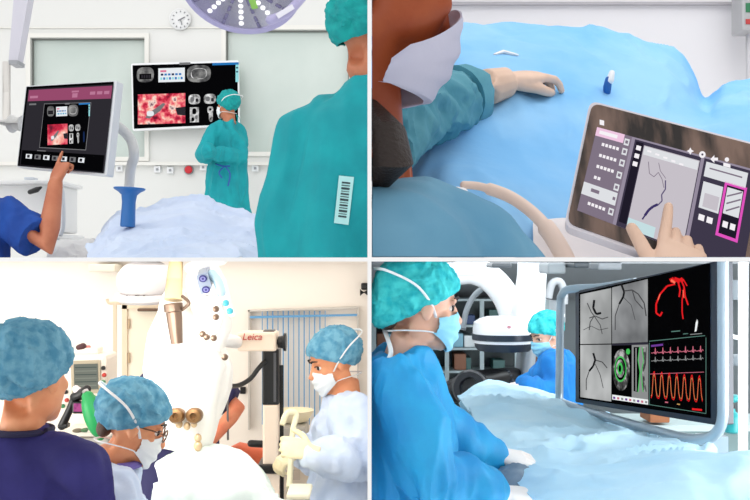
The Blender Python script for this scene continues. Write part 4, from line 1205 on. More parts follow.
# ceiling box, left of lamp
bm = B(); pbox(bm, 88, 264, 115, 272, 6.2, .19, 0, .01); tag(obj('duct_box', bm, mat('duct_cream', (224, 218, 204), .5), smooth=False), 'pale duct box under the ceiling left of the lamp', 'duct')
# thin pole and door
th = thing('drip_stand', 'thin cream pole with hooks left of the door', 'stand', P(115, 480, 5.9))
cream2 = mat('pole_tan', (214, 196, 170), .4)
bm = B(); cyl(bm, P(115, 302, 5.9), (P(115, 302, 5.9).x, 5.9, FL + .01), .011); obj('pole', bm, cream2, th)
bm = B(); tube(bm, curve_pts([P(107, 299, 5.9), P(109, 303, 5.9), P(115, 303, 5.9), P(121, 303, 5.9), P(122, 299, 5.9)], 4), .009, 8); obj('hook', bm, cream2, th)
bm = B(); lathe(bm, (P(115, 302, 5.9).x, 5.9, FL), (0, 0, 1), [(0, .16), (.02, .15), (.03, .02)]); obj('foot', bm, cream2, th)
bm = B(); pbox(bm, 127, 309, 166, 560, ZB - .035, .035); dr = struct('door_1', bm, mat('door_cream', (238, 226, 206), .5))
bm = B(); pbox(bm, 122, 305, 127, 560, ZB - .05, .05); pbox(bm, 122, 302, 175, 309, ZB - .05, .05); struct('door_frame', bm, mat('door_frame_tan', (224, 206, 180), .5), dr)
bm = B(); pbox(bm, 137, 308.5, 157, 311.5, ZB - .10, .06, 0, .008); struct('door_closer', bm, mat('closer_dark', (96, 72, 56), .4), dr)
for y in (319, 353, 420):
    bm = B(); pbox(bm, 127.4, y, 129.6, y + 10, ZB - .05, .02); struct('hinge', bm, mat('hinge_tan', (176, 150, 118), .4), dr)
# microscope under its clear drape
Z = 3.9
th = thing('surgical_microscope', 'tall surgical microscope under a bright white drape in the middle', 'microscope', (W(185, Z), Z, H_(445, Z)))
mw = mat('microscope_white', (248, 246, 242), .5); mt = mat('microscope_metal', (112, 92, 78), .3, .6); gold = mat('eyepiece_gold', (128, 94, 58), .3, .6)
bm = B()
loft(bm, [(P(176, 292, Z), X * .04, Y * .05), (P(178, 306, Z), X * .085, Y * .09), (P(184, 332, Z), X * .14, Y * .14), (P(188, 365, Z), X * .175, Y * .17), (P(186, 400, Z), X * .155, Y * .16), (P(186, 428, Z), X * .13, Y * .14), (P(186, 446, Z), X * .10, Y * .11)], 40)
bmesh.ops.subdivide_edges(bm, edges=bm.edges, cuts=2, use_grid_fill=True); wr(bm, .03, 6, (1, 1, .3), 4)
obj('drape_cover', bm, mat('clear_drape_white', (238, 234, 228), .6), th)
bm = B(); loft(bm, [(P(205, 263, Z - .02), X * .045, Y * .05), (P(207, 280, Z - .02), X * .075, Y * .09), (P(212, 305, Z - .02), X * .085, Y * .10), (P(214, 328, Z - .02), X * .07, Y * .09), (P(210, 350, Z - .02), X * .05, Y * .07)], 30); wr(bm, .012, 12); obj('upper_cover', bm, MATS['clear_drape_white'], th)
bm = B(); cyl(bm, P(176, 262, Z - .16), P(173, 300, Z - .20), .026, .034); obj('arm_column', bm, mat('column_tan', (224, 196, 150), .5), th)
bm = B(); lathe(bm, P(173, 303, Z - .21), (.10, -.02, -1), [(0, .030), (.004, .036), (.03, .036), (.034, .030), (.06, .029), (.15, .022), (.152, .012)], 20); obj('optic_tube', bm, mt, th)
bm = B(); tube(bm, curve_pts([P(182, 310, Z - .22), P(189, 303, Z - .24), P(182, 296, Z - .22)], 5), .006, 8); obj('clip_wire', bm, mt, th)
bm = B(); pl = Plane((196, 276, Z - .26), (210, 272, Z - .26), (200, 296, Z - .24))
pl.slab(bm, rounded([(196, 276), (207, 272), (212, 288), (201, 295)], 2), .10); obj('camera_head', bm, mat('camera_bluegrey', (140, 152, 172), .4), th, smooth=False)
for x, y in ((203, 278.5), (206, 289.5)):
    bm = B(); pl.disc(bm, x, y, 4.2, 3.6, 0, .003, 20); pl.disc(bm, x, y, 2.7, 2.3, 1, .0045, 20, r_in=.45); obj('lens', bm, [mat('lens_navy', (40, 40, 110), .2), mat('lens_ring', (110, 110, 170), .3)], th, nrm=False)
for pts, r in (([(212, 274), (218, 282), (221, 292)], .018), ([(222, 298), (226, 304), (232, 314)], .012), ([(206, 300), (203, 312), (212, 322)], .02), ([(216, 300), (218, 314), (214, 330)], .022), ([(190, 268), (205, 262), (222, 260)], .02)):
    bm = B(); tube(bm, curve_pts([P(x, y, Z - .22) for x, y in pts], 5), r, 10, round_ends=True); obj('linkage', bm, [mw, mat('linkage_blue', (176, 206, 222), .4)][1 if r == .018 else 0], th)
for k_, (x, y) in enumerate(((216, 309), (216, 317), (203, 334), (207, 337), (214, 338), (226, 303), (230, 311), (225, 357))):
    bm = B(); lathe(bm, P(x, y, Z - .24), (0, -1, 0), [(0, .012), (.01, .012), (.014, .005)], 12); obj('adjuster', bm, mat('teal_plastic', (70, 170, 190), .4) if k_ in (5, 6) else mt, th)
for x, in ((178.5,), (196,)):
    bm = B(); lathe(bm, P(x, 415, Z - .16), (0, -1, .1), [(0, .028), (.05, .030), (.06, .024), (.062, .012), (.05, .010)], 20); obj('eyepiece', bm, gold, th)
for x, y, r in ((179, 424, .014), (187, 426, .013), (194, 424, .012), (198, 438, .014), (198, 446, .016)):
    bm = B(); ell(bm, P(x, y, Z - .17), (r, r, r * 1.2)); obj('screw', bm, mat('screw_gold', (196, 168, 132), .35, .4), th)
# boom joining the stand
bm = B(); tube(bm, curve_pts([P(200, 342, Z + .06), P(220, 340, Z + .3), P(236, 342, Z + .64)], 5), .030, 14); obj('boom', bm, mw, th)
# microscope stand
Z = 4.6
th = thing('microscope_stand', 'cream microscope stand with lettered head box and black column', 'stand', (W(270, Z), Z + .05, FL))
crm = mat('stand_cream', (246, 226, 204), .45)
bm = B(); pbox(bm, 237, 332.5, 276, 351.5, Z - .05, .16, 0, .012); obj('head_box', bm, crm, th, smooth=False)
def text(body, size, p, m, parent, name='lettering', shear=.2):
    cu = bpy.data.curves.new('t', 'FONT'); cu.body = body; cu.size = size; cu.extrude = .001; cu.shear = shear; cu.align_x = 'CENTER'
    to = bpy.data.objects.new('t', cu); COL.objects.link(to)
    dg = bpy.context.evaluated_depsgraph_get(); dg.update()
    me = bpy.data.meshes.new_from_object(to.evaluated_get(dg), depsgraph=dg)
    bpy.data.objects.remove(to)
    b_ = B(); b_.from_mesh(me)
    Rx = Matrix.Rotation(math.pi / 2, 3, 'X')
    for v in b_.verts: v.co = Rx @ v.co + V(p)
    return obj(name, b_, m, parent, smooth=False)
text('Leica', .044, P(252, 340, Z - .053), mat('ink_red', (206, 70, 62), .5), th)
bm = B(); pbox(bm, 263, 330.5, 274, 332.8, Z, .08, 0, .004); obj('top_cap', bm, black_p, th, smooth=False)
bm = B(); lathe(bm, P(275, 342, Z), (1, 0, 0), [(0, .012), (.012, .012), (.014, .026), (.038, .030), (.04, .042), (.052, .042), (.054, .03)], 20); obj('clamp_knob', bm, black_p, th)
bm = B(); pbox(bm, 262, 349, 279, 405, Z, .12, 0, .008); obj('upper_column', bm, black_p, th, smooth=False)
bm = B(); pbox(bm, 273.5, 353, 276, 402, Z - .004, .01); obj('slide_scale', bm, mat('scale_grey', (88, 88, 92), .4), th, smooth=False)
bm = B(); pbox(bm, 262.5, 405, 278.5, 466, Z - .004, .13, 0, .010); obj('lower_column', bm, crm, th, smooth=False)
bm = B(); cyl(bm, P(281.5, 365, Z + .05), (P(281.5, 365, Z).x, Z + .05, FL + .02), .009); obj('side_rod', bm, black_p, th)
for a_, b_2, r_ in (((251, 443.5), (262, 444), .017), ((279, 446), (292, 446), .026)):
    bm = B(); tube(bm, [P(*a_, Z + .03), P(*b_2, Z + .03)], r_, 16, round_ends=True); obj('lock_knob', bm, black_p, th)
bm = B(); pbox(bm, 257, 465, 281, 474, Z - .03, .2, 0, .01); obj('collar_base', bm, black_p, th, smooth=False)
bm = B(); pbox(bm, 261, 474, 279, 500, Z + .01, .12); box(bm, (W(270, Z), Z + .07, (FL + .1 + H_(500, Z)) / 2), (.09, .12, H_(500, Z) - FL - .1)); obj('foot_post', bm, crm, th, smooth=False)
bm = B(); box(bm, (W(270, Z), Z + .08, FL + .05), (.5, .6, .1), None, 0, .02); obj('foot', bm, crm, th, smooth=False)
bm = B(); tube(bm, curve_pts([P(219, 379, Z - .35), P(226, 385, Z - .25), P(238, 385.5, Z - .15), P(250, 379, Z - .08), P(258, 369, Z - .04), P(265, 361, Z - .01)], 7), .011, 10); obj('cable', bm, black_p, th)
bm = B(); tube(bm, [P(227, 366, Z), P(227.5, 400, Z), P(228, 440, Z)], .005, 6); tag(obj('cord', bm, mat('cord_grey', (110, 104, 100), .5)), 'thin grey cord hanging between microscope and stand', 'cord')
bm = B(); pbox(bm, 240, 387, 245.5, 394, ZB - .02, .02, 0, .004); tag(obj('wall_socket', bm, black_p, smooth=False), 'small black wall socket under the curved black cable', 'socket')
# framed rack of blue cords on the wall
Z = ZB - .05
th = thing('cord_rack', 'wall rack of thin hanging blue cords in a pale frame', 'rack', P(304, 425, Z))
fr = mat('frame_greige', (206, 200, 192), .5); bl = mat('cord_blue', (96, 158, 206), .6)
for a_, b_2 in (((248, 310), (250, 430)), ((357, 308), (359, 430))):
    bm = B(); pbox(bm, a_[0], a_[1], b_2[0] - .4, b_2[1], Z, .045); obj('side_rail', bm, fr, th, smooth=False)
bm = B(); prism(bm, [P(248, 310, Z), P(359, 306.6, Z), P(359, 308.4, Z), P(248, 311.8, Z)], (0, .045, 0)); obj('top_rail', bm, fr, th, smooth=False)
bm = B(); prism(bm, [P(250, 316.2, Z - .01), P(357, 314.0, Z - .01), P(357, 316.0, Z - .01), P(250, 318.4, Z - .01)], (0, .02, 0)); obj('cross_bar', bm, bl, th, smooth=False)
for k in range(13):
    x = 262 + 5.25 * k; w_ = .0048 if k % 3 else .0032
    bm = B(); box(bm, ((x - CX) / F * Z, Z + .02, (H_(311, Z) + H_(425, Z)) / 2), (w_ * 1.4, .008, H_(311, Z) - H_(425, Z))); obj('cord', bm, bl, th, smooth=False)
# wall bracket and small black box upper right
th = thing('wall_clamp', 'black clamp on the cream wall at the upper right corner', 'clamp', P(364, 294, ZB - .1))
bm = B(); pbox(bm, 361, 283, 368, 290, ZB - .08, .08, 0, .01); obj('block', bm, black_p, th, smooth=False)
bm = B(); cyl(bm, P(360, 292.5, ZB - .09), P(368, 292.5, ZB - .09), .022); obj('roller', bm, black_p, th)
# low cabinets and bowl behind the nurse's hand
th = thing('cabinet', 'low beige cabinet behind the cream column', 'cabinet', (W(300, 5.6), 5.7, FL))
bm = B(); z1 = H_(442, 5.6); box(bm, (W(303, 5.6), 5.8, (FL + z1) / 2), (.30, .35, z1 - FL)); obj('body', bm, mat('cabinet_beige', (216, 204, 186), .5), th, smooth=False)
bm = B(); pbox(bm, 286, 470, 300, 480, 5.59, .01); obj('drawer_front', bm, mat('cabinet_grey', (186, 174, 158), .5), th, smooth=False)
bm = B(); pbox(bm, 283, 427, 306, 441, 5.62, .3, 0, .01); tag(obj('steel_box', bm, mat('box_greybeige', (176, 172, 162), .5), smooth=False), 'grey box on the low cabinet behind the yellow tubing', 'box')
th = thing('basin', 'pale cream basin on the grey box', 'basin', P(294, 425, 5.7))
bm = B(); lathe(bm, P(294, 422.4, 5.77), (0, 0, 1), [(0, .05), (.01, .08), (.05, .105), (.072, .115), (.074, .108), (.05, .098), (.015, .07)], 28); obj('bowl', bm, mat('basin_cream', (246, 236, 204), .5), th)
bm = B(); tube(bm, curve_pts([P(282, 425, 4.0), P(287, 413, 4.0), P(296, 414, 4.02), P(293, 430, 4.0), P(291, 455, 3.98), P(290, 476, 3.9), P(289, 488, 3.86)], 7), .012, 10)
tag(obj('tubing', bm, mat('tubing_yellow', (246, 236, 200), .5)), 'pale yellow tubing hanging from the nurse hands', 'tubing')
# white drape over the operated patient
rows = [[(150, 520, 3.3), (170, 520, 3.3), (230, 520, 3.3), (262, 520, 3.3), (288, 520, 3.3)],
        [(158, 486, 3.5), (175, 476, 3.5), (215, 475, 3.5), (255, 484, 3.5), (282, 505, 3.5)],
        [(154, 462, 3.75), (180, 452, 3.75), (205, 449, 3.75), (240, 458, 3.75), (264, 474, 3.75), (279, 500, 3.75)],
        [(158, 466, 4.0), (180, 456, 4.0), (205, 452, 4.0), (238, 460, 4.0), (260, 475, 4.0), (276, 505, 4.0)],
        [(158, 520, 4.1), (180, 510, 4.1), (205, 505, 4.1), (238, 510, 4.1), (260, 515, 4.1), (276, 525, 4.1)]]
rows.insert(0, [(150, 790, 3.2), (170, 790, 3.2), (230, 790, 3.2), (262, 790, 3.2), (290, 790, 3.2)])
tag(obj('patient_drape', sheet(rows, 100, 16, .022, 4, (1, 1, 1), 2), mat('drape_mint', (240, 248, 244), .85, 0, (226, 240, 234), 4, .08, 60)), 'white drape mounded beneath the microscope', 'drape')
for k, (x, y) in enumerate(((181, 478), (184, 477), (190, 489), (226, 480), (241, 470))):
    pass
th = thing('instrument_table', 'pale instrument table in front of the standing nurse', 'table', (W(298, 3.75), 3.75, FL))
bm = B(); pbox(bm, 286, 494, 310, 500, 3.66, .18, 0, .01); obj('top', bm, mat('table_cream', (248, 240, 214), .6), th, smooth=False)
for x in (289, 307):
    bm = B(); cyl(bm, P(x, 500, 3.75), (P(x, 500, 3.75).x, 3.75, FL), .015); obj('leg', bm, silver, th)
# =============================================================== LOWER RIGHT
CELL[0] = 'BR'
gb = mat('bright_blue_gown', (22, 152, 204), .6, 0, (8, 134, 194), 7, .12, 90)
gb2 = mat('deep_blue_gown', (12, 122, 196), .8, 0, (6, 106, 180), 7, .1, 90)
turq = mat('turquoise_cap', (64, 196, 196), .85, 0, (14, 164, 172), 30, .2, 120)
maskb = mat('light_blue_mask', (150, 208, 228), .8, 0, (136, 200, 224), 20, .06, 100)
skin_f = skin('skin_light', (224, 176, 152), (216, 164, 138))
whg = mat('white_glove', (238, 228, 222), .6, 0, (230, 216, 208), 10)
# --- woman in front
Z = 3.0
H = Head(P(423, 306, Z), (.955, .20, -.16), .265)
wo = Fig(H, P(404, 360, Z), (P(398, 386, Z + .16), P(398, 392, Z - .20)), (P(462, 450, Z + .26), P(432, 482, Z - .26)), (P(492, 456, Z + .28), P(500, 492, Z - .04)), P(392, 560, Z), ((W(395, Z), Z + .1, FL), (W(400, Z), Z - .1, FL)), (.95, .2, 0), .0055)
wo.body('person in bright blue gown and turquoise cap at the left of the angiography room', [skin_f])
n = wo.neck; ax = wo.ax; fw = ax.cross(V((0, 0, 1))).normalized()
R = [(n + V((.0, 0, .04)), ax * .072, fw * .072), (n + V((-.01, 0, .0)), ax * .10, fw * .10), (P(398, 378, Z), ax * .18, fw * .125), (P(397, 400, Z), ax * .20, fw * .15), (P(398, 440, Z), ax * .205, fw * .175), (P(396, 490, Z), ax * .21, fw * .18), (P(392, 560, Z), ax * .22, fw * .18), (V((W(392, Z), Z, -1.5)), ax * .25, fw * .21)]
wo.gown(gb, rings=R, sleeve=(.10, .092, .052), amp=.030, sc=6, seed=3, vox=.008, yoke=.075, frac=(.97, .93), st=(1, 1, .3))
H.cap(wo.o, turq, .055, .05, -.22, .25, seed=3, amp=.007, sag=.10)
bm = B(); H.e(bm, (0, -.40, -.20), (.2, .13, .13), 18); obj('hair', bm, mat('brown_hair', (70, 46, 34), .6, bump=.4, bscale=200), wo.o)
H.mask(wo.o, maskb, strap_m, 1.05)
H.eyes(wo.o, eye_w, eye_d, hair_d)
w1 = wo.wr[0]
wo.glove(whg, cuff=([P(485, 456, Z + .27), P(494, 456, Z + .28)], [.043, .040]), wrist=P(494, 456, Z + .28), d=(1, .15, -.12), n=(-.1, -.35, 1), side=-1, L=.20, curl=((.3, .5, .4),) * 4, thumb=.3, th_curl=.3, thumb_out=.5, vox=.0035)
wo.glove(whg, cuff=([P(484, 490, Z - .09), P(500, 493, Z - .04)], [.046, .040]), wrist=P(500, 493, Z - .04), d=(1, .25, -.10), n=(-.1, -.25, 1), side=1, L=.18, curl=((.3, .4, .3),) * 4, thumb=.2, th_curl=.2, thumb_out=.5, vox=.0035)
wo.tuck()
# back of neck ties
bm = B()
tube(bm, curve_pts([H.w(-.1, -.38, -.33), P(391, 352, Z - .1), P(384, 366, Z - .16), P(378, 392, Z - .2)], 6), .007, 6, flat=.5); obj('gown_tie', bm, strap_m, wo.o)
# --- nurse at the back
Z = 6.2
H = Head(P(545.5, 335, Z), (-.80, -.35, -.38), .245)
nb = Fig(H, P(552, 353, Z), (P(562, 362, Z + .14), P(553, 364, Z - .14)), (P(549, 389, Z + .1), P(552, 391, Z - .2)), (P(526, 384, Z + .02), P(528, 387, Z - .3)), P(556, 425, Z), ((W(556, Z), Z, FL), (W(560, Z), Z + .15, FL)), (-.9, -.3, 0), .010)
nb.body('person in blue gown and turquoise cap bending over the far end of the bed', [skin_f])
nb.gown(gb2, w=1.0, dep=1.2, amp=.026, sc=8, seed=5, vox=.012, sleeve=(.085, .08, .06), hem=FL + .3)
H.cap(nb.o, turq, .05, .03, -.25, .22, seed=2, amp=.012)
H.mask(nb.o, maskb, strap_m, 1.1); H.eyes(nb.o, eye_w, eye_d, hair_d)
for q_, y, dz in ((1, 384, .02), (-1, 386.5, -.3)):
    nb.glove(whg, wrist=P(526, y, Z + dz), d=(-1, -.1, -.12), n=(0, -.3, 1), side=q_, L=.17, curl=(.3, .35, .35, .4), thumb=.3, vox=.005)
nb.tuck()
# --- big wall of screens on its rail
Zs = (4.55, 3.75, 4.55)
C4 = [(575.5, 291), (712, 256), (713, 424.5), (575.5, 401)]
pl = Plane((575.5, 291, 4.7), (712, 256, 3.75), (575.5, 401, 4.7))
th = thing('angiography_display', 'very large dark framed display showing x-ray vessels and traces', 'monitor', pl.at(645, 430))
bm = B(); pl.slab(bm, rounded([(575.5, 291.5), (717, 261.0), (718, 425.5), (575.5, 402)], 1.2), .07); obj('frame', bm, mat('frame_navy', (22, 34, 52), .35), th, smooth=False)
for k, v in dict(a_black=(3, 3, 4), a_red=(226, 30, 34), a_redb=(255, 120, 90), a_green=(70, 190, 90), a_white=(236, 240, 240), a_grey=(140, 142, 142), a_dark=(46, 44, 56), a_vess=(72, 72, 74), a_vdark=(30, 30, 32), a_pink=(206, 110, 130), a_purple=(110, 60, 150), a_yellow=(190, 150, 90), a_dim=(90, 130, 120)).items(): G(k, v)
G('a_xray', (165, 165, 165), stops=[(.25, (112, 114, 116)), (.5, (158, 160, 160)), (.75, (204, 206, 206))], scale=3.2, detail=3)
G('a_xray2', (165, 165, 165), stops=[(.3, (96, 98, 100)), (.5, (140, 142, 144)), (.7, (186, 188, 188))], scale=4, detail=3)
G('a_ivus', (90, 90, 90), stops=[(.35, (24, 24, 24)), (.5, (84, 84, 84)), (.62, (190, 190, 190))], scale=24, detail=6)
AM = ['a_black', 'a_red', 'a_redb', 'a_green', 'a_white', 'a_grey', 'a_dark', 'a_vess', 'a_vdark', 'a_pink', 'a_purple', 'a_yellow', 'a_dim', 'a_xray', 'a_xray2', 'a_ivus']
AI = {k[2:]: i for i, k in enumerate(AM)}
bm = B(); pl.slab(bm, [(579.5, 293), (710, 263.5), (710.5, 418), (579.5, 398.5)], .002, .003, 0)
def pg(pts, m, oo=.0): pl.poly(bm, pts, AI[m], .0036 + oo)
def ln(pts, w, m, oo=.0004): pl.line(bm, pts, w, AI[m], .0036 + oo)
pg([(581, 294.5), (612, 288), (612, 343.5), (581, 344)], 'xray')
pg([(612.8, 287.6), (648.5, 279), (648.5, 342), (612.8, 343.4)], 'xray2')
pg([(649.6, 278.6), (706, 264), (706.5, 336), (649.6, 341.5)], 'black', .0002)
pg([(581, 345), (612, 344.6), (612, 401.5), (581, 397)], 'xray')
pg([(612.8, 344.6), (631.5, 344), (631.5, 399), (612.8, 396.4)], 'black', .0002)
pg([(632.5, 344), (649, 343.2), (649, 405), (632.5, 402.4)], 'grey')
pg([(612.8, 343.6), (649, 342.2), (649, 344.5), (612.8, 345.6)], 'dark', .0004)
pg([(650, 342.6), (706.5, 337.5), (707, 413.5), (650, 404.5)], 'black', .0002)
# catheter and vessels
ln([(588, 303), (592, 312), (595, 316), (591, 322), (590, 330)], .9, 'vess'); ln([(595, 300), (594, 308), (597, 314), (602, 313)], 2.2, 'vdark'); ln([(590, 318), (596, 316), (603, 319), (609, 317)], .9, 'vess'); ln([(595, 316), (601, 325), (603, 334)], .8, 'vess'); ln([(584, 330), (592, 326), (600, 330), (609, 328)], .6, 'vess')
ln([(622, 284), (625, 292), (624, 297), (620, 304)], 2.0, 'vdark'); ln([(625, 291), (633, 290), (639, 294), (645, 303), (647, 316)], 1.2, 'vess'); ln([(633, 290), (636, 300), (644, 309)], 1.0, 'vess'); ln([(620, 304), (616, 316), (616, 330)], .9, 'vess'); ln([(624, 297), (632, 305), (636, 320)], .6, 'vess')
ln([(594, 353), (596, 360), (594, 366), (590, 371)], 2.0, 'vdark'); ln([(596, 360), (603, 362), (608, 368)], 1.0, 'vess'); ln([(590, 371), (587, 380), (587, 390)], .9, 'vess'); ln([(596, 364), (601, 375), (604, 388)], .7, 'vess')
# red vessel model
ln([(676, 284), (668, 286), (661, 294), (657, 304), (657, 313), (661, 316), (663, 312)], 1.7, 'red'); ln([(661, 294), (659, 300)], .9, 'redb', .0008)
ln([(671, 281), (675, 279), (681, 281), (684, 279)], 4.4, 'red', .0006); ln([(672, 280), (676, 283)], 2.2, 'redb', .001); ln([(682, 280), (685, 287), (686, 296), (689, 305)], 1.5, 'red'); ln([(679, 282), (681, 290), (680, 297)], 1.6, 'red'); ln([(685, 287), (683, 300), (683, 312), (684, 319)], 1.3, 'red'); ln([(684, 279), (688, 286)], 1.1, 'red')
ln([(684, 290), (685, 298)], .8, 'redb', .001)
# small body icon, captions
pg([(696.5, 323), (698, 319), (699, 322), (697.5, 331), (695.5, 332)], 'white', .0006)
ln([(672, 331.6), (681, 330.8)], 1.0, 'dim'); ln([(650, 341.2), (706, 335.6)], .7, 'dim', .0006)
ln([(684, 334), (689, 333.5)], .8, 'dim', .0007); ln([(691, 334.5), (703, 333.4)], .8, 'grey', .0007)
# intravascular ultrasound
pl.disc(bm, 622, 370, 8.6, 21, AI['ivus'], .0042, 26); pl.disc(bm, 621.5, 369, 6.0, 13, AI['black'], .0046, 24); pl.disc(bm, 621.5, 369, 6.0, 13, AI['green'], .0050, 24, r_in=.86); pl.disc(bm, 621.2, 368.5, 4.2, 9, AI['ivus'], .0052, 24); pl.disc(bm, 621.2, 368.5, 2.6, 6.2, AI['green'], .0054, 18); pl.disc(bm, 621, 368.5, 1.4, 3.6, AI['black'], .0056, 18)
pl.disc(bm, 629, 351.5, 2.0, 3.0, AI['green'], .0050, 14)
pg([(613, 394.5), (649, 399.6), (649, 404.6), (613, 399.4)], 'white', .0006)
for k in range(9): pg([(614 + 4 * k, 396.5 + .55 * k), (616.2 + 4 * k, 396.8 + .55 * k), (616.2 + 4 * k, 399 + .55 * k), (614 + 4 * k, 398.7 + .55 * k)], ('purple', 'pink', 'grey')[k % 3], .001)
pg([(634.5, 347), (640.5, 347), (639, 360), (641, 372), (639, 392), (634.5, 391)], 'black', .0006); pg([(643.5, 347), (647.5, 346.8), (647, 362), (645, 374), (647.5, 392), (643.5, 391)], 'ivus', .0006)
ln([(640.5, 347), (639, 360), (641, 372), (639, 392)], .8, 'green', .001); ln([(643, 347), (644.5, 360), (642, 374), (644, 392)], .8, 'green', .001); ln([(637, 348), (637, 391)], 1.2, 'grey', .001)
# traces
import itertools
def trace(y, amp, n, m, shape, x0=652, x1=705, sl=-.045, w=.6):
    pts = []
    for k in range(n):
        for a_, b_2 in shape:
            x = x0 + (x1 - x0) * (k + a_) / n
            pts.append((x, y + (x - x0) * sl - amp * b_2))
    ln(pts, w, m, .0008)
ecg = [(0, 0), (.3, 0), (.38, .15), (.45, 0), (.5, -.2), (.56, 1), (.62, -.3), (.7, 0), (.82, .25), (.92, 0)]
trace(353, 5, 7, 'pink', ecg); trace(361, 4, 7, 'grey', ecg)
prs = [(0, 0), (.12, .1), (.3, .92), (.42, 1), (.55, .8), (.66, .3), (.8, .05)]
trace(398, 27, 7, 'red', prs, sl=.09, w=.7); trace(396, 22, 7, 'yellow', prs, sl=.09, w=.45); ln([(651, 374), (705, 372)], .5, 'pink', .0009)
pg([(652, 345), (664, 343.6), (664, 345.6), (652, 347)], 'purple', .0009)
ln([(693, 409), (703, 410)], 2.0, 'red', .001); ln([(666, 402), (669, 402.4)], 1.2, 'pink', .001); ln([(678, 404), (681, 404.4)], 1.2, 'yellow', .001)
ln([(650.4, 342.6), (650.4, 404.5)], .5, 'dim', .001); ln([(707, 337.5), (707, 413.5)], .6, 'dim', .001); ln([(650, 404.5), (707, 413.5)], .6, 'dim', .001)
obj('screen', bm, [SC[k] for k in AM], th, smooth=False, nrm=False)
railm = mat('rail_bluegrey', (168, 182, 192), .3, .3)
bm = B()
o1 = -.05
tube(bm, curve_pts([pl.at(618, 282, -.09), pl.at(590, 287.5, o1), pl.at(573, 289, .01), pl.at(566, 294, .02), pl.at(564, 306, .02), pl.at(563.5, 350, .02), pl.at(563, 395, .02), pl.at(563, 402, .02)], 6), .019, 12)
obj('side_rail', bm, railm, th)
bm = B(); tube(bm, curve_pts([pl.at(563, 402, .02), pl.at(580, 409, .0), pl.at(620, 421, .0), pl.at(660, 432, .0), pl.at(690, 439, .0), pl.at(708, 438, .0), pl.at(718, 431, .0), pl.at(722.5, 418, .0), pl.at(723, 395, .0), pl.at(723, 330, .0), pl.at(723, 250, .0)], 6), .021, 12)
obj('bottom_rail', bm, railm, th)
bm = B(); m0 = pl.at(705, 438, -.05); box(bm, (m0.x, m0.y + .05, (m0.z + FL) / 2), (.10, .08, m0.z - FL)); obj('post', bm, railm, th, smooth=False)
# --- C-arm
Z = 7.0
cw = mat('carm_white', (236, 238, 240), .35); cdk = mat('carm_dark', (28, 40, 54), .35); cg = mat('carm_grey', (150, 158, 164), .4)
th = thing('imaging_arm', 'big white x-ray imaging arm with round detector head over the bed', 'x-ray machine', (W(530, Z), Z, FL))
bm = B(); 
def ring(x0, x1, y, dz=.16): return (P((x0 + x1) / 2, y, Z), X * ((x1 - x0) / 2 / F * Z), Y * dz)
loft(bm, [ring(519, 545, 262), ring(518.5, 545, 275), ring(515.5, 544, 295), ring(512.5, 543, 315), ring(511, 543, 325)], 36, power=3.5); obj('column', bm, cw, th)
bm = B(); loft(bm, [ring(521, 541, 322), ring(519, 534, 350), ring(516, 532, 380), ring(512, 530, 420), ring(510, 530, 540)], 24, power=4); obj('lower_column', bm, cg, th)
bm = B(); box(bm, (W(520, Z), Z + .05, (FL + H_(540, Z)) / 2 - .0), (.3, .4, H_(540, Z) - FL)); obj('floor_mount', bm, cg, th, smooth=False)
Zd = 6.75
cc = P(503, 334, Zd); k1 = Zd / F
def dring(y, r, dep=.20): return (P(503.5, y, Zd), X * (r * k1), Y * dep)
bm = B(); loft(bm, [dring(316.5, 17, .1), dring(318.5, 24, .16), dring(322, 29.5, .19), dring(329, 30.5), dring(333.5, 30.5)], 48, power=2.2); obj('detector_housing', bm, cw, th)
bm = B(); loft(bm, [dring(333.5, 31.2, .205), dring(339.5, 31.2, .205)], 48, power=2.2); obj('detector_band', bm, cdk, th)
bm = B(); loft(bm, [dring(339.5, 30), dring(342.5, 30)], 48, power=2.2); obj('detector_ring', bm, cw, th)
bm = B(); loft(bm, [dring(342.5, 29), dring(346, 28.6), dring(350, 26)], 48, power=2.2); obj('detector_face', bm, cdk, th)
bm = B(); pl3 = Plane((500, 320, Zd - .205), (504, 320, Zd - .205), (500, 324, Zd - .205)); pl3.disc(bm, 509, 327, 2, 1.6, 0, .004, 14); obj('emblem', bm, mat('emblem_pink', (206, 140, 150), .5), th, nrm=False)
bm = B(); tube(bm, curve_pts([P(455, 272, Z + .3), P(474, 271, Z + .28), P(492, 280, Z + .24), P(506, 297, Z + .2), P(514, 318, Z + .15)], 8), .062, 18, flat=1.6); obj('c_bow', bm, cw, th)
bm = B(); tube(bm, curve_pts([P(463, 330, Z + .5), P(466, 312, Z + .5), P(474, 296, Z + .5), P(486, 286, Z + .5)], 6), .022, 12); obj('hose', bm, cg, th)
bm = B(); tube(bm, [P(452, 392, Z - .5), P(468, 384, Z - .45), P(492, 379, Z - .35), P(514, 376, Z - .1)], [.075, .085, .07, .06], 20, round_ends=True); obj('tube_arm', bm, black_p, th)
bm = B(); lathe(bm, P(472, 388, Z - .62), (-.3, -1, .15), [(0, .10), (.02, .115), (.07, .115), (.09, .10), (.09, .065), (.04, .06)], 32); obj('tube_ring', bm, mat('tube_black', (22, 24, 30), .3), th)
for y in (372, 376, 381):
    bm = B(); ell(bm, P(506 + (y - 372) * .5, y, Z - .25), (.03, .03, .018)); obj('joint_bolt', bm, cdk, th)
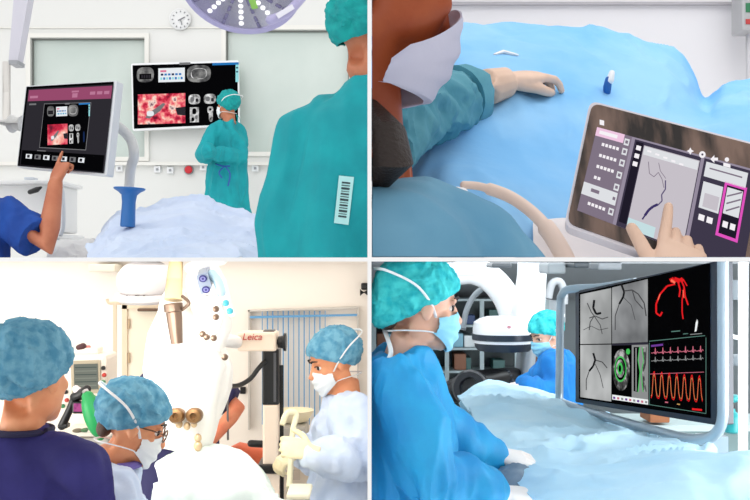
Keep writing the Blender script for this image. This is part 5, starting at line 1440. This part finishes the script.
# --- ceiling rails and overhead boxes
ceil_m = mat('ceiling_panel', (150, 154, 158), .5)
bm = B(); prism(bm, [V((.02, 8.9, H_(300, 8.9))), V((.02, 9.15, H_(300, 8.9))), V((.02, 9.15, -.006)), V((.02, 7.6, -.006)), V((.02, 7.6, -.03))], (4.6, 0, 0)); struct('ceiling', bm, ceil_m)
for k, (x0, y0, x1, y1, Zb, c_) in enumerate(((424, 262, 446, 268, 6.5, (60, 66, 72)), (446, 263, 476, 276, 6.6, (206, 208, 212)), (492, 263, 512, 268, 6.6, (70, 74, 78)), (548, 263, 566, 274, 6.4, (120, 126, 130)), (574, 262, 590, 268, 6.2, (44, 50, 56)), (598, 262, 622, 270, 6.2, (112, 116, 120)))):
    bm = B(); pbox(bm, x0, y0, x1, y1, Zb, .35, 0, .012)
    tag(obj('ceiling_unit', bm, mat('unit_%s' % 'abcdef'[k], c_, .45), smooth=False), ('dark ceiling unit above the front person cap', 'pale ceiling unit at the end of the white bow', 'dark slim ceiling unit left of the white column', 'grey ceiling unit right of the white column', 'near black ceiling unit above the display corner', 'grey ceiling unit over the display left half')[k], 'ceiling unit')
bm = B(); tube(bm, curve_pts([P(548, 300, 7.6), P(552, 284, 7.6), P(560, 282, 7.6), P(564, 292, 7.6), P(564, 304, 7.6)], 6), .03, 12); tag(obj('ceiling_hose', bm, mat('hose_grey', (176, 180, 184), .5)), 'looped grey hose behind the back person head', 'hose')
bm = B(); pbox(bm, 544, 300, 566, 324, 8.4, .3, 0, .02); tag(obj('wall_box', bm, mat('wallbox', (186, 194, 200), .5), smooth=False), 'pale grey wall box behind the back person', 'box')
# --- shelving with supplies
Z = 8.3
th = thing('supply_shelving', 'tall dark glass fronted supply shelving along the back wall', 'shelving', (W(455, Z), Z + .2, FL))
shm = mat('shelf_grey', (150, 166, 170), .4); shd = mat('shelf_back', (40, 58, 62), .5)
bm = B(); box(bm, ((W(371, Z) + W(548, Z)) / 2 + .02, Z + .36, (FL + H_(300, Z)) / 2), (W(548, Z) - W(371, Z) - .04, .03, H_(300, Z) - FL)); obj('back_panel', bm, shd, th, smooth=False)
for x in (374, 412, 447, 482, 517, 547):
    bm = B(); box(bm, (W(x, Z), Z + .02, (FL + H_(299, Z)) / 2), (.035, .04, H_(299, Z) - FL)); obj('upright', bm, shm, th, smooth=False)
SY = [300, 326, 349, 372, 395, 420]
for y in SY:
    bm = B(); box(bm, ((W(371, Z) + W(548, Z)) / 2 + .02, Z + .17, H_(y, Z)), (W(548, Z) - W(371, Z) - .04, .34, .018)); obj('shelf', bm, shm, th, smooth=False)
rng = random.Random(4)
cols = {'white': (206, 214, 216), 'pale blue': (120, 170, 190), 'dark green': (44, 84, 82), 'brown': (120, 76, 52), 'grey': (120, 132, 136), 'dark blue': (40, 66, 110)}
rown = {326: 'top', 349: 'second', 372: 'third', 395: 'bottom'}
cnt = {}
for y in (326, 349, 372, 395):
    x = 377
    while x < 540:
        wpx = rng.choice((5, 7, 9, 12)); hpx = rng.uniform(8, 17); cn = rng.choice(list(cols))
        if rng.random() < .72 and not any(abs(x + wpx / 2 - u) < wpx / 2 + 2 for u in (412, 447, 482, 517)):
            zb = H_(y, Z) + .0095
            bm = B(); hh = hpx / F * Z; ww = wpx / F * Z
            box(bm, (W(x + wpx / 2, Z), Z + .18, zb + hh / 2), (ww, .22, hh), None, 0, .006)
            bay = sum(x > u for u in (412, 447, 482, 517))
            lab = '%s supply box on the %s shelf in the %s bay of the shelving' % (cn, rown[y], ('leftmost', 'second', 'middle', 'fourth', 'rightmost')[bay])
            tag(obj('supply_box', bm, mat('supply_' + cn.replace(' ', '_'), cols[cn], .5), smooth=False), lab, 'box', lab)
        x += wpx + rng.choice((0, 1, 2, 5))
# --- right hand side fittings
th = thing('drip_pole', 'thick white vertical pole at the right edge behind the display', 'pole', (W(741, 5.2), 5.2, FL))
bm = B(); cyl(bm, P(743, 262, 5.2), (P(743, 262, 5.2).x, 5.2, FL + .01), .026, seg=24); obj('shaft', bm, white_p, th)
bm = B(); pbox(bm, 726, 280, 746, 300, 5.26, .06, 0, .01); obj('bracket', bm, cg, th, smooth=False)
bm = B(); pbox(bm, 726, 355, 748, 366, 5.26, .05, 0, .01); obj('clamp', bm, cg, th, smooth=False)
bm = B(); tube(bm, curve_pts([P(729, 302, 5.20), P(729, 325, 5.20), P(732, 336, 5.20), P(743, 338, 5.20)], 5), .012, 10); obj('handle', bm, white_p, th)
bm = B(); lathe(bm, (P(743, 262, 5.2).x, 5.2, FL), (0, 0, 1), [(0, .2), (.03, .19), (.05, .03)]); obj('foot', bm, cg, th)
tq = mat('teal_bottle', (40, 160, 162), .4)
th = thing('suction_bottle', 'teal suction bottle hanging beside the white pole', 'bottle', P(731, 432, 5.3))
bm = B(); lathe(bm, P(732, 433, 5.34), (0, 0, 1), [(0, .03), (.01, .044), (.08, .048), (.10, .04), (.115, .018), (.13, .016)], 24); obj('bottle', bm, tq, th)
bm = B(); lathe(bm, P(733, 402, 5.34), (0, 0, 1), [(0, .02), (.01, .032), (.03, .034), (.04, .02)], 24); obj('valve', bm, tq, th)
bm = B(); cyl(bm, P(732.5, 418, 5.34), P(733, 400, 5.34), .008); obj('stem', bm, black_p, th)
bm = B(); pbox(bm, 650, 414, 670, 423, 6.5, .25, 0, .01); tag(obj('cardboard_box', bm, mat('cardboard', (150, 92, 56), .7), smooth=False), 'brown cardboard box seen under the big display', 'box')
th = thing('back_bench', 'pale green grey bench below the big display', 'bench', (W(650, 6.8), 6.8, FL))
bm = B(); z1 = H_(424, 6.6); box(bm, (W(692, 6.6), 6.8, z1 - .02), (1.4, .5, .04)); obj('worktop', bm, mat('bench_top', (176, 192, 192), .4), th, smooth=False)
bm = B(); box(bm, (W(692, 6.6), 6.82, (z1 - .04 + FL) / 2), (1.3, .42, z1 - .04 - FL)); obj('cupboard', bm, mat('bench_green', (116, 140, 140), .5), th, smooth=False)
# --- patient drape and bed
pb = mat('ice_blue_drape', (196, 226, 240), .8, 0, (182, 218, 236), 4, .10, 50)
rows = [[(570, 760, 2.3), (600, 760, 2.25), (660, 760, 2.2), (860, 780, 2.2)],
        [(545, 545, 2.5), (580, 548, 2.4), (660, 550, 2.35), (860, 560, 2.3)],
        [(532, 500, 2.9), (560, 494, 2.85), (620, 484, 2.8), (700, 466, 2.75), (860, 470, 2.7)],
        [(488, 452, 3.5), (530, 450, 3.45), (580, 454, 3.4), (640, 450, 3.3), (690, 448, 3.2), (712, 458, 3.2), (735, 456, 3.2), (860, 466, 3.1)],
        [(474, 418, 4.2), (510, 416, 4.15), (560, 422, 4.1), (610, 432, 4.0), (650, 440, 3.85), (690, 445, 3.6), (706, 450, 3.5), (712, 464, 3.5), (860, 474, 3.4)],
        [(462, 402, 4.9), (485, 394, 4.9), (520, 392, 4.9), (560, 402, 4.8), (590, 414, 4.7), (620, 427, 4.6), (655, 439, 4.0), (700, 458, 3.62), (860, 480, 3.4)],
        [(460, 400, 5.4), (475, 388, 5.4), (500, 384, 5.5), (530, 390, 5.5), (560, 399, 5.4), (590, 412, 5.2), (615, 426, 4.6), (650, 444, 4.1), (700, 468, 3.66), (860, 490, 3.42)],
        [(462, 420, 5.6), (480, 405, 5.7), (500, 402, 5.7), (530, 406, 5.7), (560, 415, 5.6), (590, 424, 5.4), (615, 434, 4.7), (650, 454, 4.14), (700, 480, 3.69), (860, 500, 3.44)],
        [(462, 560, 5.7), (500, 555, 5.8), (560, 565, 5.7), (650, 600, 4.2), (700, 620, 3.71), (860, 640, 3.46)]]
dr_ = obj('patient_drape', sheet(rows, 210, 20, .042, 2.4, (1, 1, 1), 12), pb)
tag(dr_, 'ice blue creased drape covering the patient in the angiography room', 'drape')
# grey pouch by the gloved hands
rows = [[(496, 510, 3.06), (520, 508, 3.06), (554, 502, 3.06)], [(492, 490, 3.10), (520, 482, 3.08), (546, 490, 3.10)], [(494, 475, 3.18), (518, 468, 3.16), (538, 476, 3.18)], [(496, 468, 3.30), (514, 463, 3.30), (530, 467, 3.30)]]
tag(obj('grey_pouch', sheet(rows, 60, 14, .014, 9, (1, 1, 1), 3), mat('pouch_grey', (128, 142, 156), .5, 0, (104, 118, 134), 9)), 'crumpled grey plastic sheet under the front person hands', 'sheet')
# ================================================================== lighting
CELL[0] = None
w = bpy.data.worlds.new('world'); scn.world = w; w.use_nodes = True
nt = w.node_tree; bg = nt.nodes['Background']
# overcast sky, brighter towards the upper left behind the viewer
tc = nt.nodes.new('ShaderNodeTexCoord'); dp = nt.nodes.new('ShaderNodeVectorMath'); dp.operation = 'DOT_PRODUCT'
k_ = V((-.5, -.75, .40)).normalized(); dp.inputs[1].default_value = k_
nt.links.new(tc.outputs['Generated'], dp.inputs[0])
mr = nt.nodes.new('ShaderNodeMapRange'); mr.interpolation_type = 'SMOOTHSTEP'
mr.inputs['From Min'].default_value = 0.2; mr.inputs['From Max'].default_value = 1.0
mr.inputs['To Min'].default_value = 0.50; mr.inputs['To Max'].default_value = 1.5
nt.links.new(dp.outputs['Value'], mr.inputs['Value']); nt.links.new(mr.outputs['Result'], bg.inputs['Strength'])
bg.inputs['Color'].default_value = (1, 1, 1, 1)
def area(name, loc, target, sx, sy, power, col=(1, 1, 1)):
    l = bpy.data.lights.new(name, 'AREA'); l.shape = 'RECTANGLE'; l.size = sx; l.size_y = sy; l.energy = power; l.color = col
    o = bpy.data.objects.new(name, l); COL.objects.link(o); o.location = loc
    d = V(target) - V(loc); o.rotation_euler = d.to_track_quat('-Z', 'Y').to_euler()
    return o
area('ceiling_light_theatre', (-1.8, 5.5, 3.4), (-1.8, 6.2, 0), 3, 4, 42)  # unseen overhead fill, added to give the theatre some directional light
area('ceiling_light_lab', (1.4, 2.6, 2.2), (1.0, 2.9, 0), 2, 2, 26)  # overhead fill added to brighten the upper right room
area('ceiling_light_microscope', (-1.6, 4.6, -.02), (-1.6, 4.6, -2), 3.0, 3.4, 30, (1, .93, .84))  # unseen fill under the slab, added to lift the lower left room
area('window_light_microscope', (-3.4, 3.0, -.9), (-1.0, 4.6, -.9), 2.2, 1.6, 58, (1, .96, .9))  # off-frame side fill added for the cream wall; no window there
area('microscope_light', (-.78, 3.4, -.3), (-.72, 3.9, -.6), .3, .3, 4, (1, .97, .92))
area('ceiling_light_angiography', (1.9, 7.0, -.02), (1.9, 7.0, -2), 3.2, 2.6, 62, (.92, .97, 1))  # unseen fill added to brighten the angiography room from above
area('window_light_angiography', (3.4, 2.6, -.8), (1.2, 4.4, -.7), 2.2, 1.6, 150, (.95, .98, 1))  # added side fill lighting the front person; the room has no such window
area('ceiling_light_imaging', (1.5, 5.0, -.06), (1.2, 7.4, -.9), 2.6, .5, 7, (.95, .98, 1))  # extra fill aimed backwards, added to whiten the imaging arm
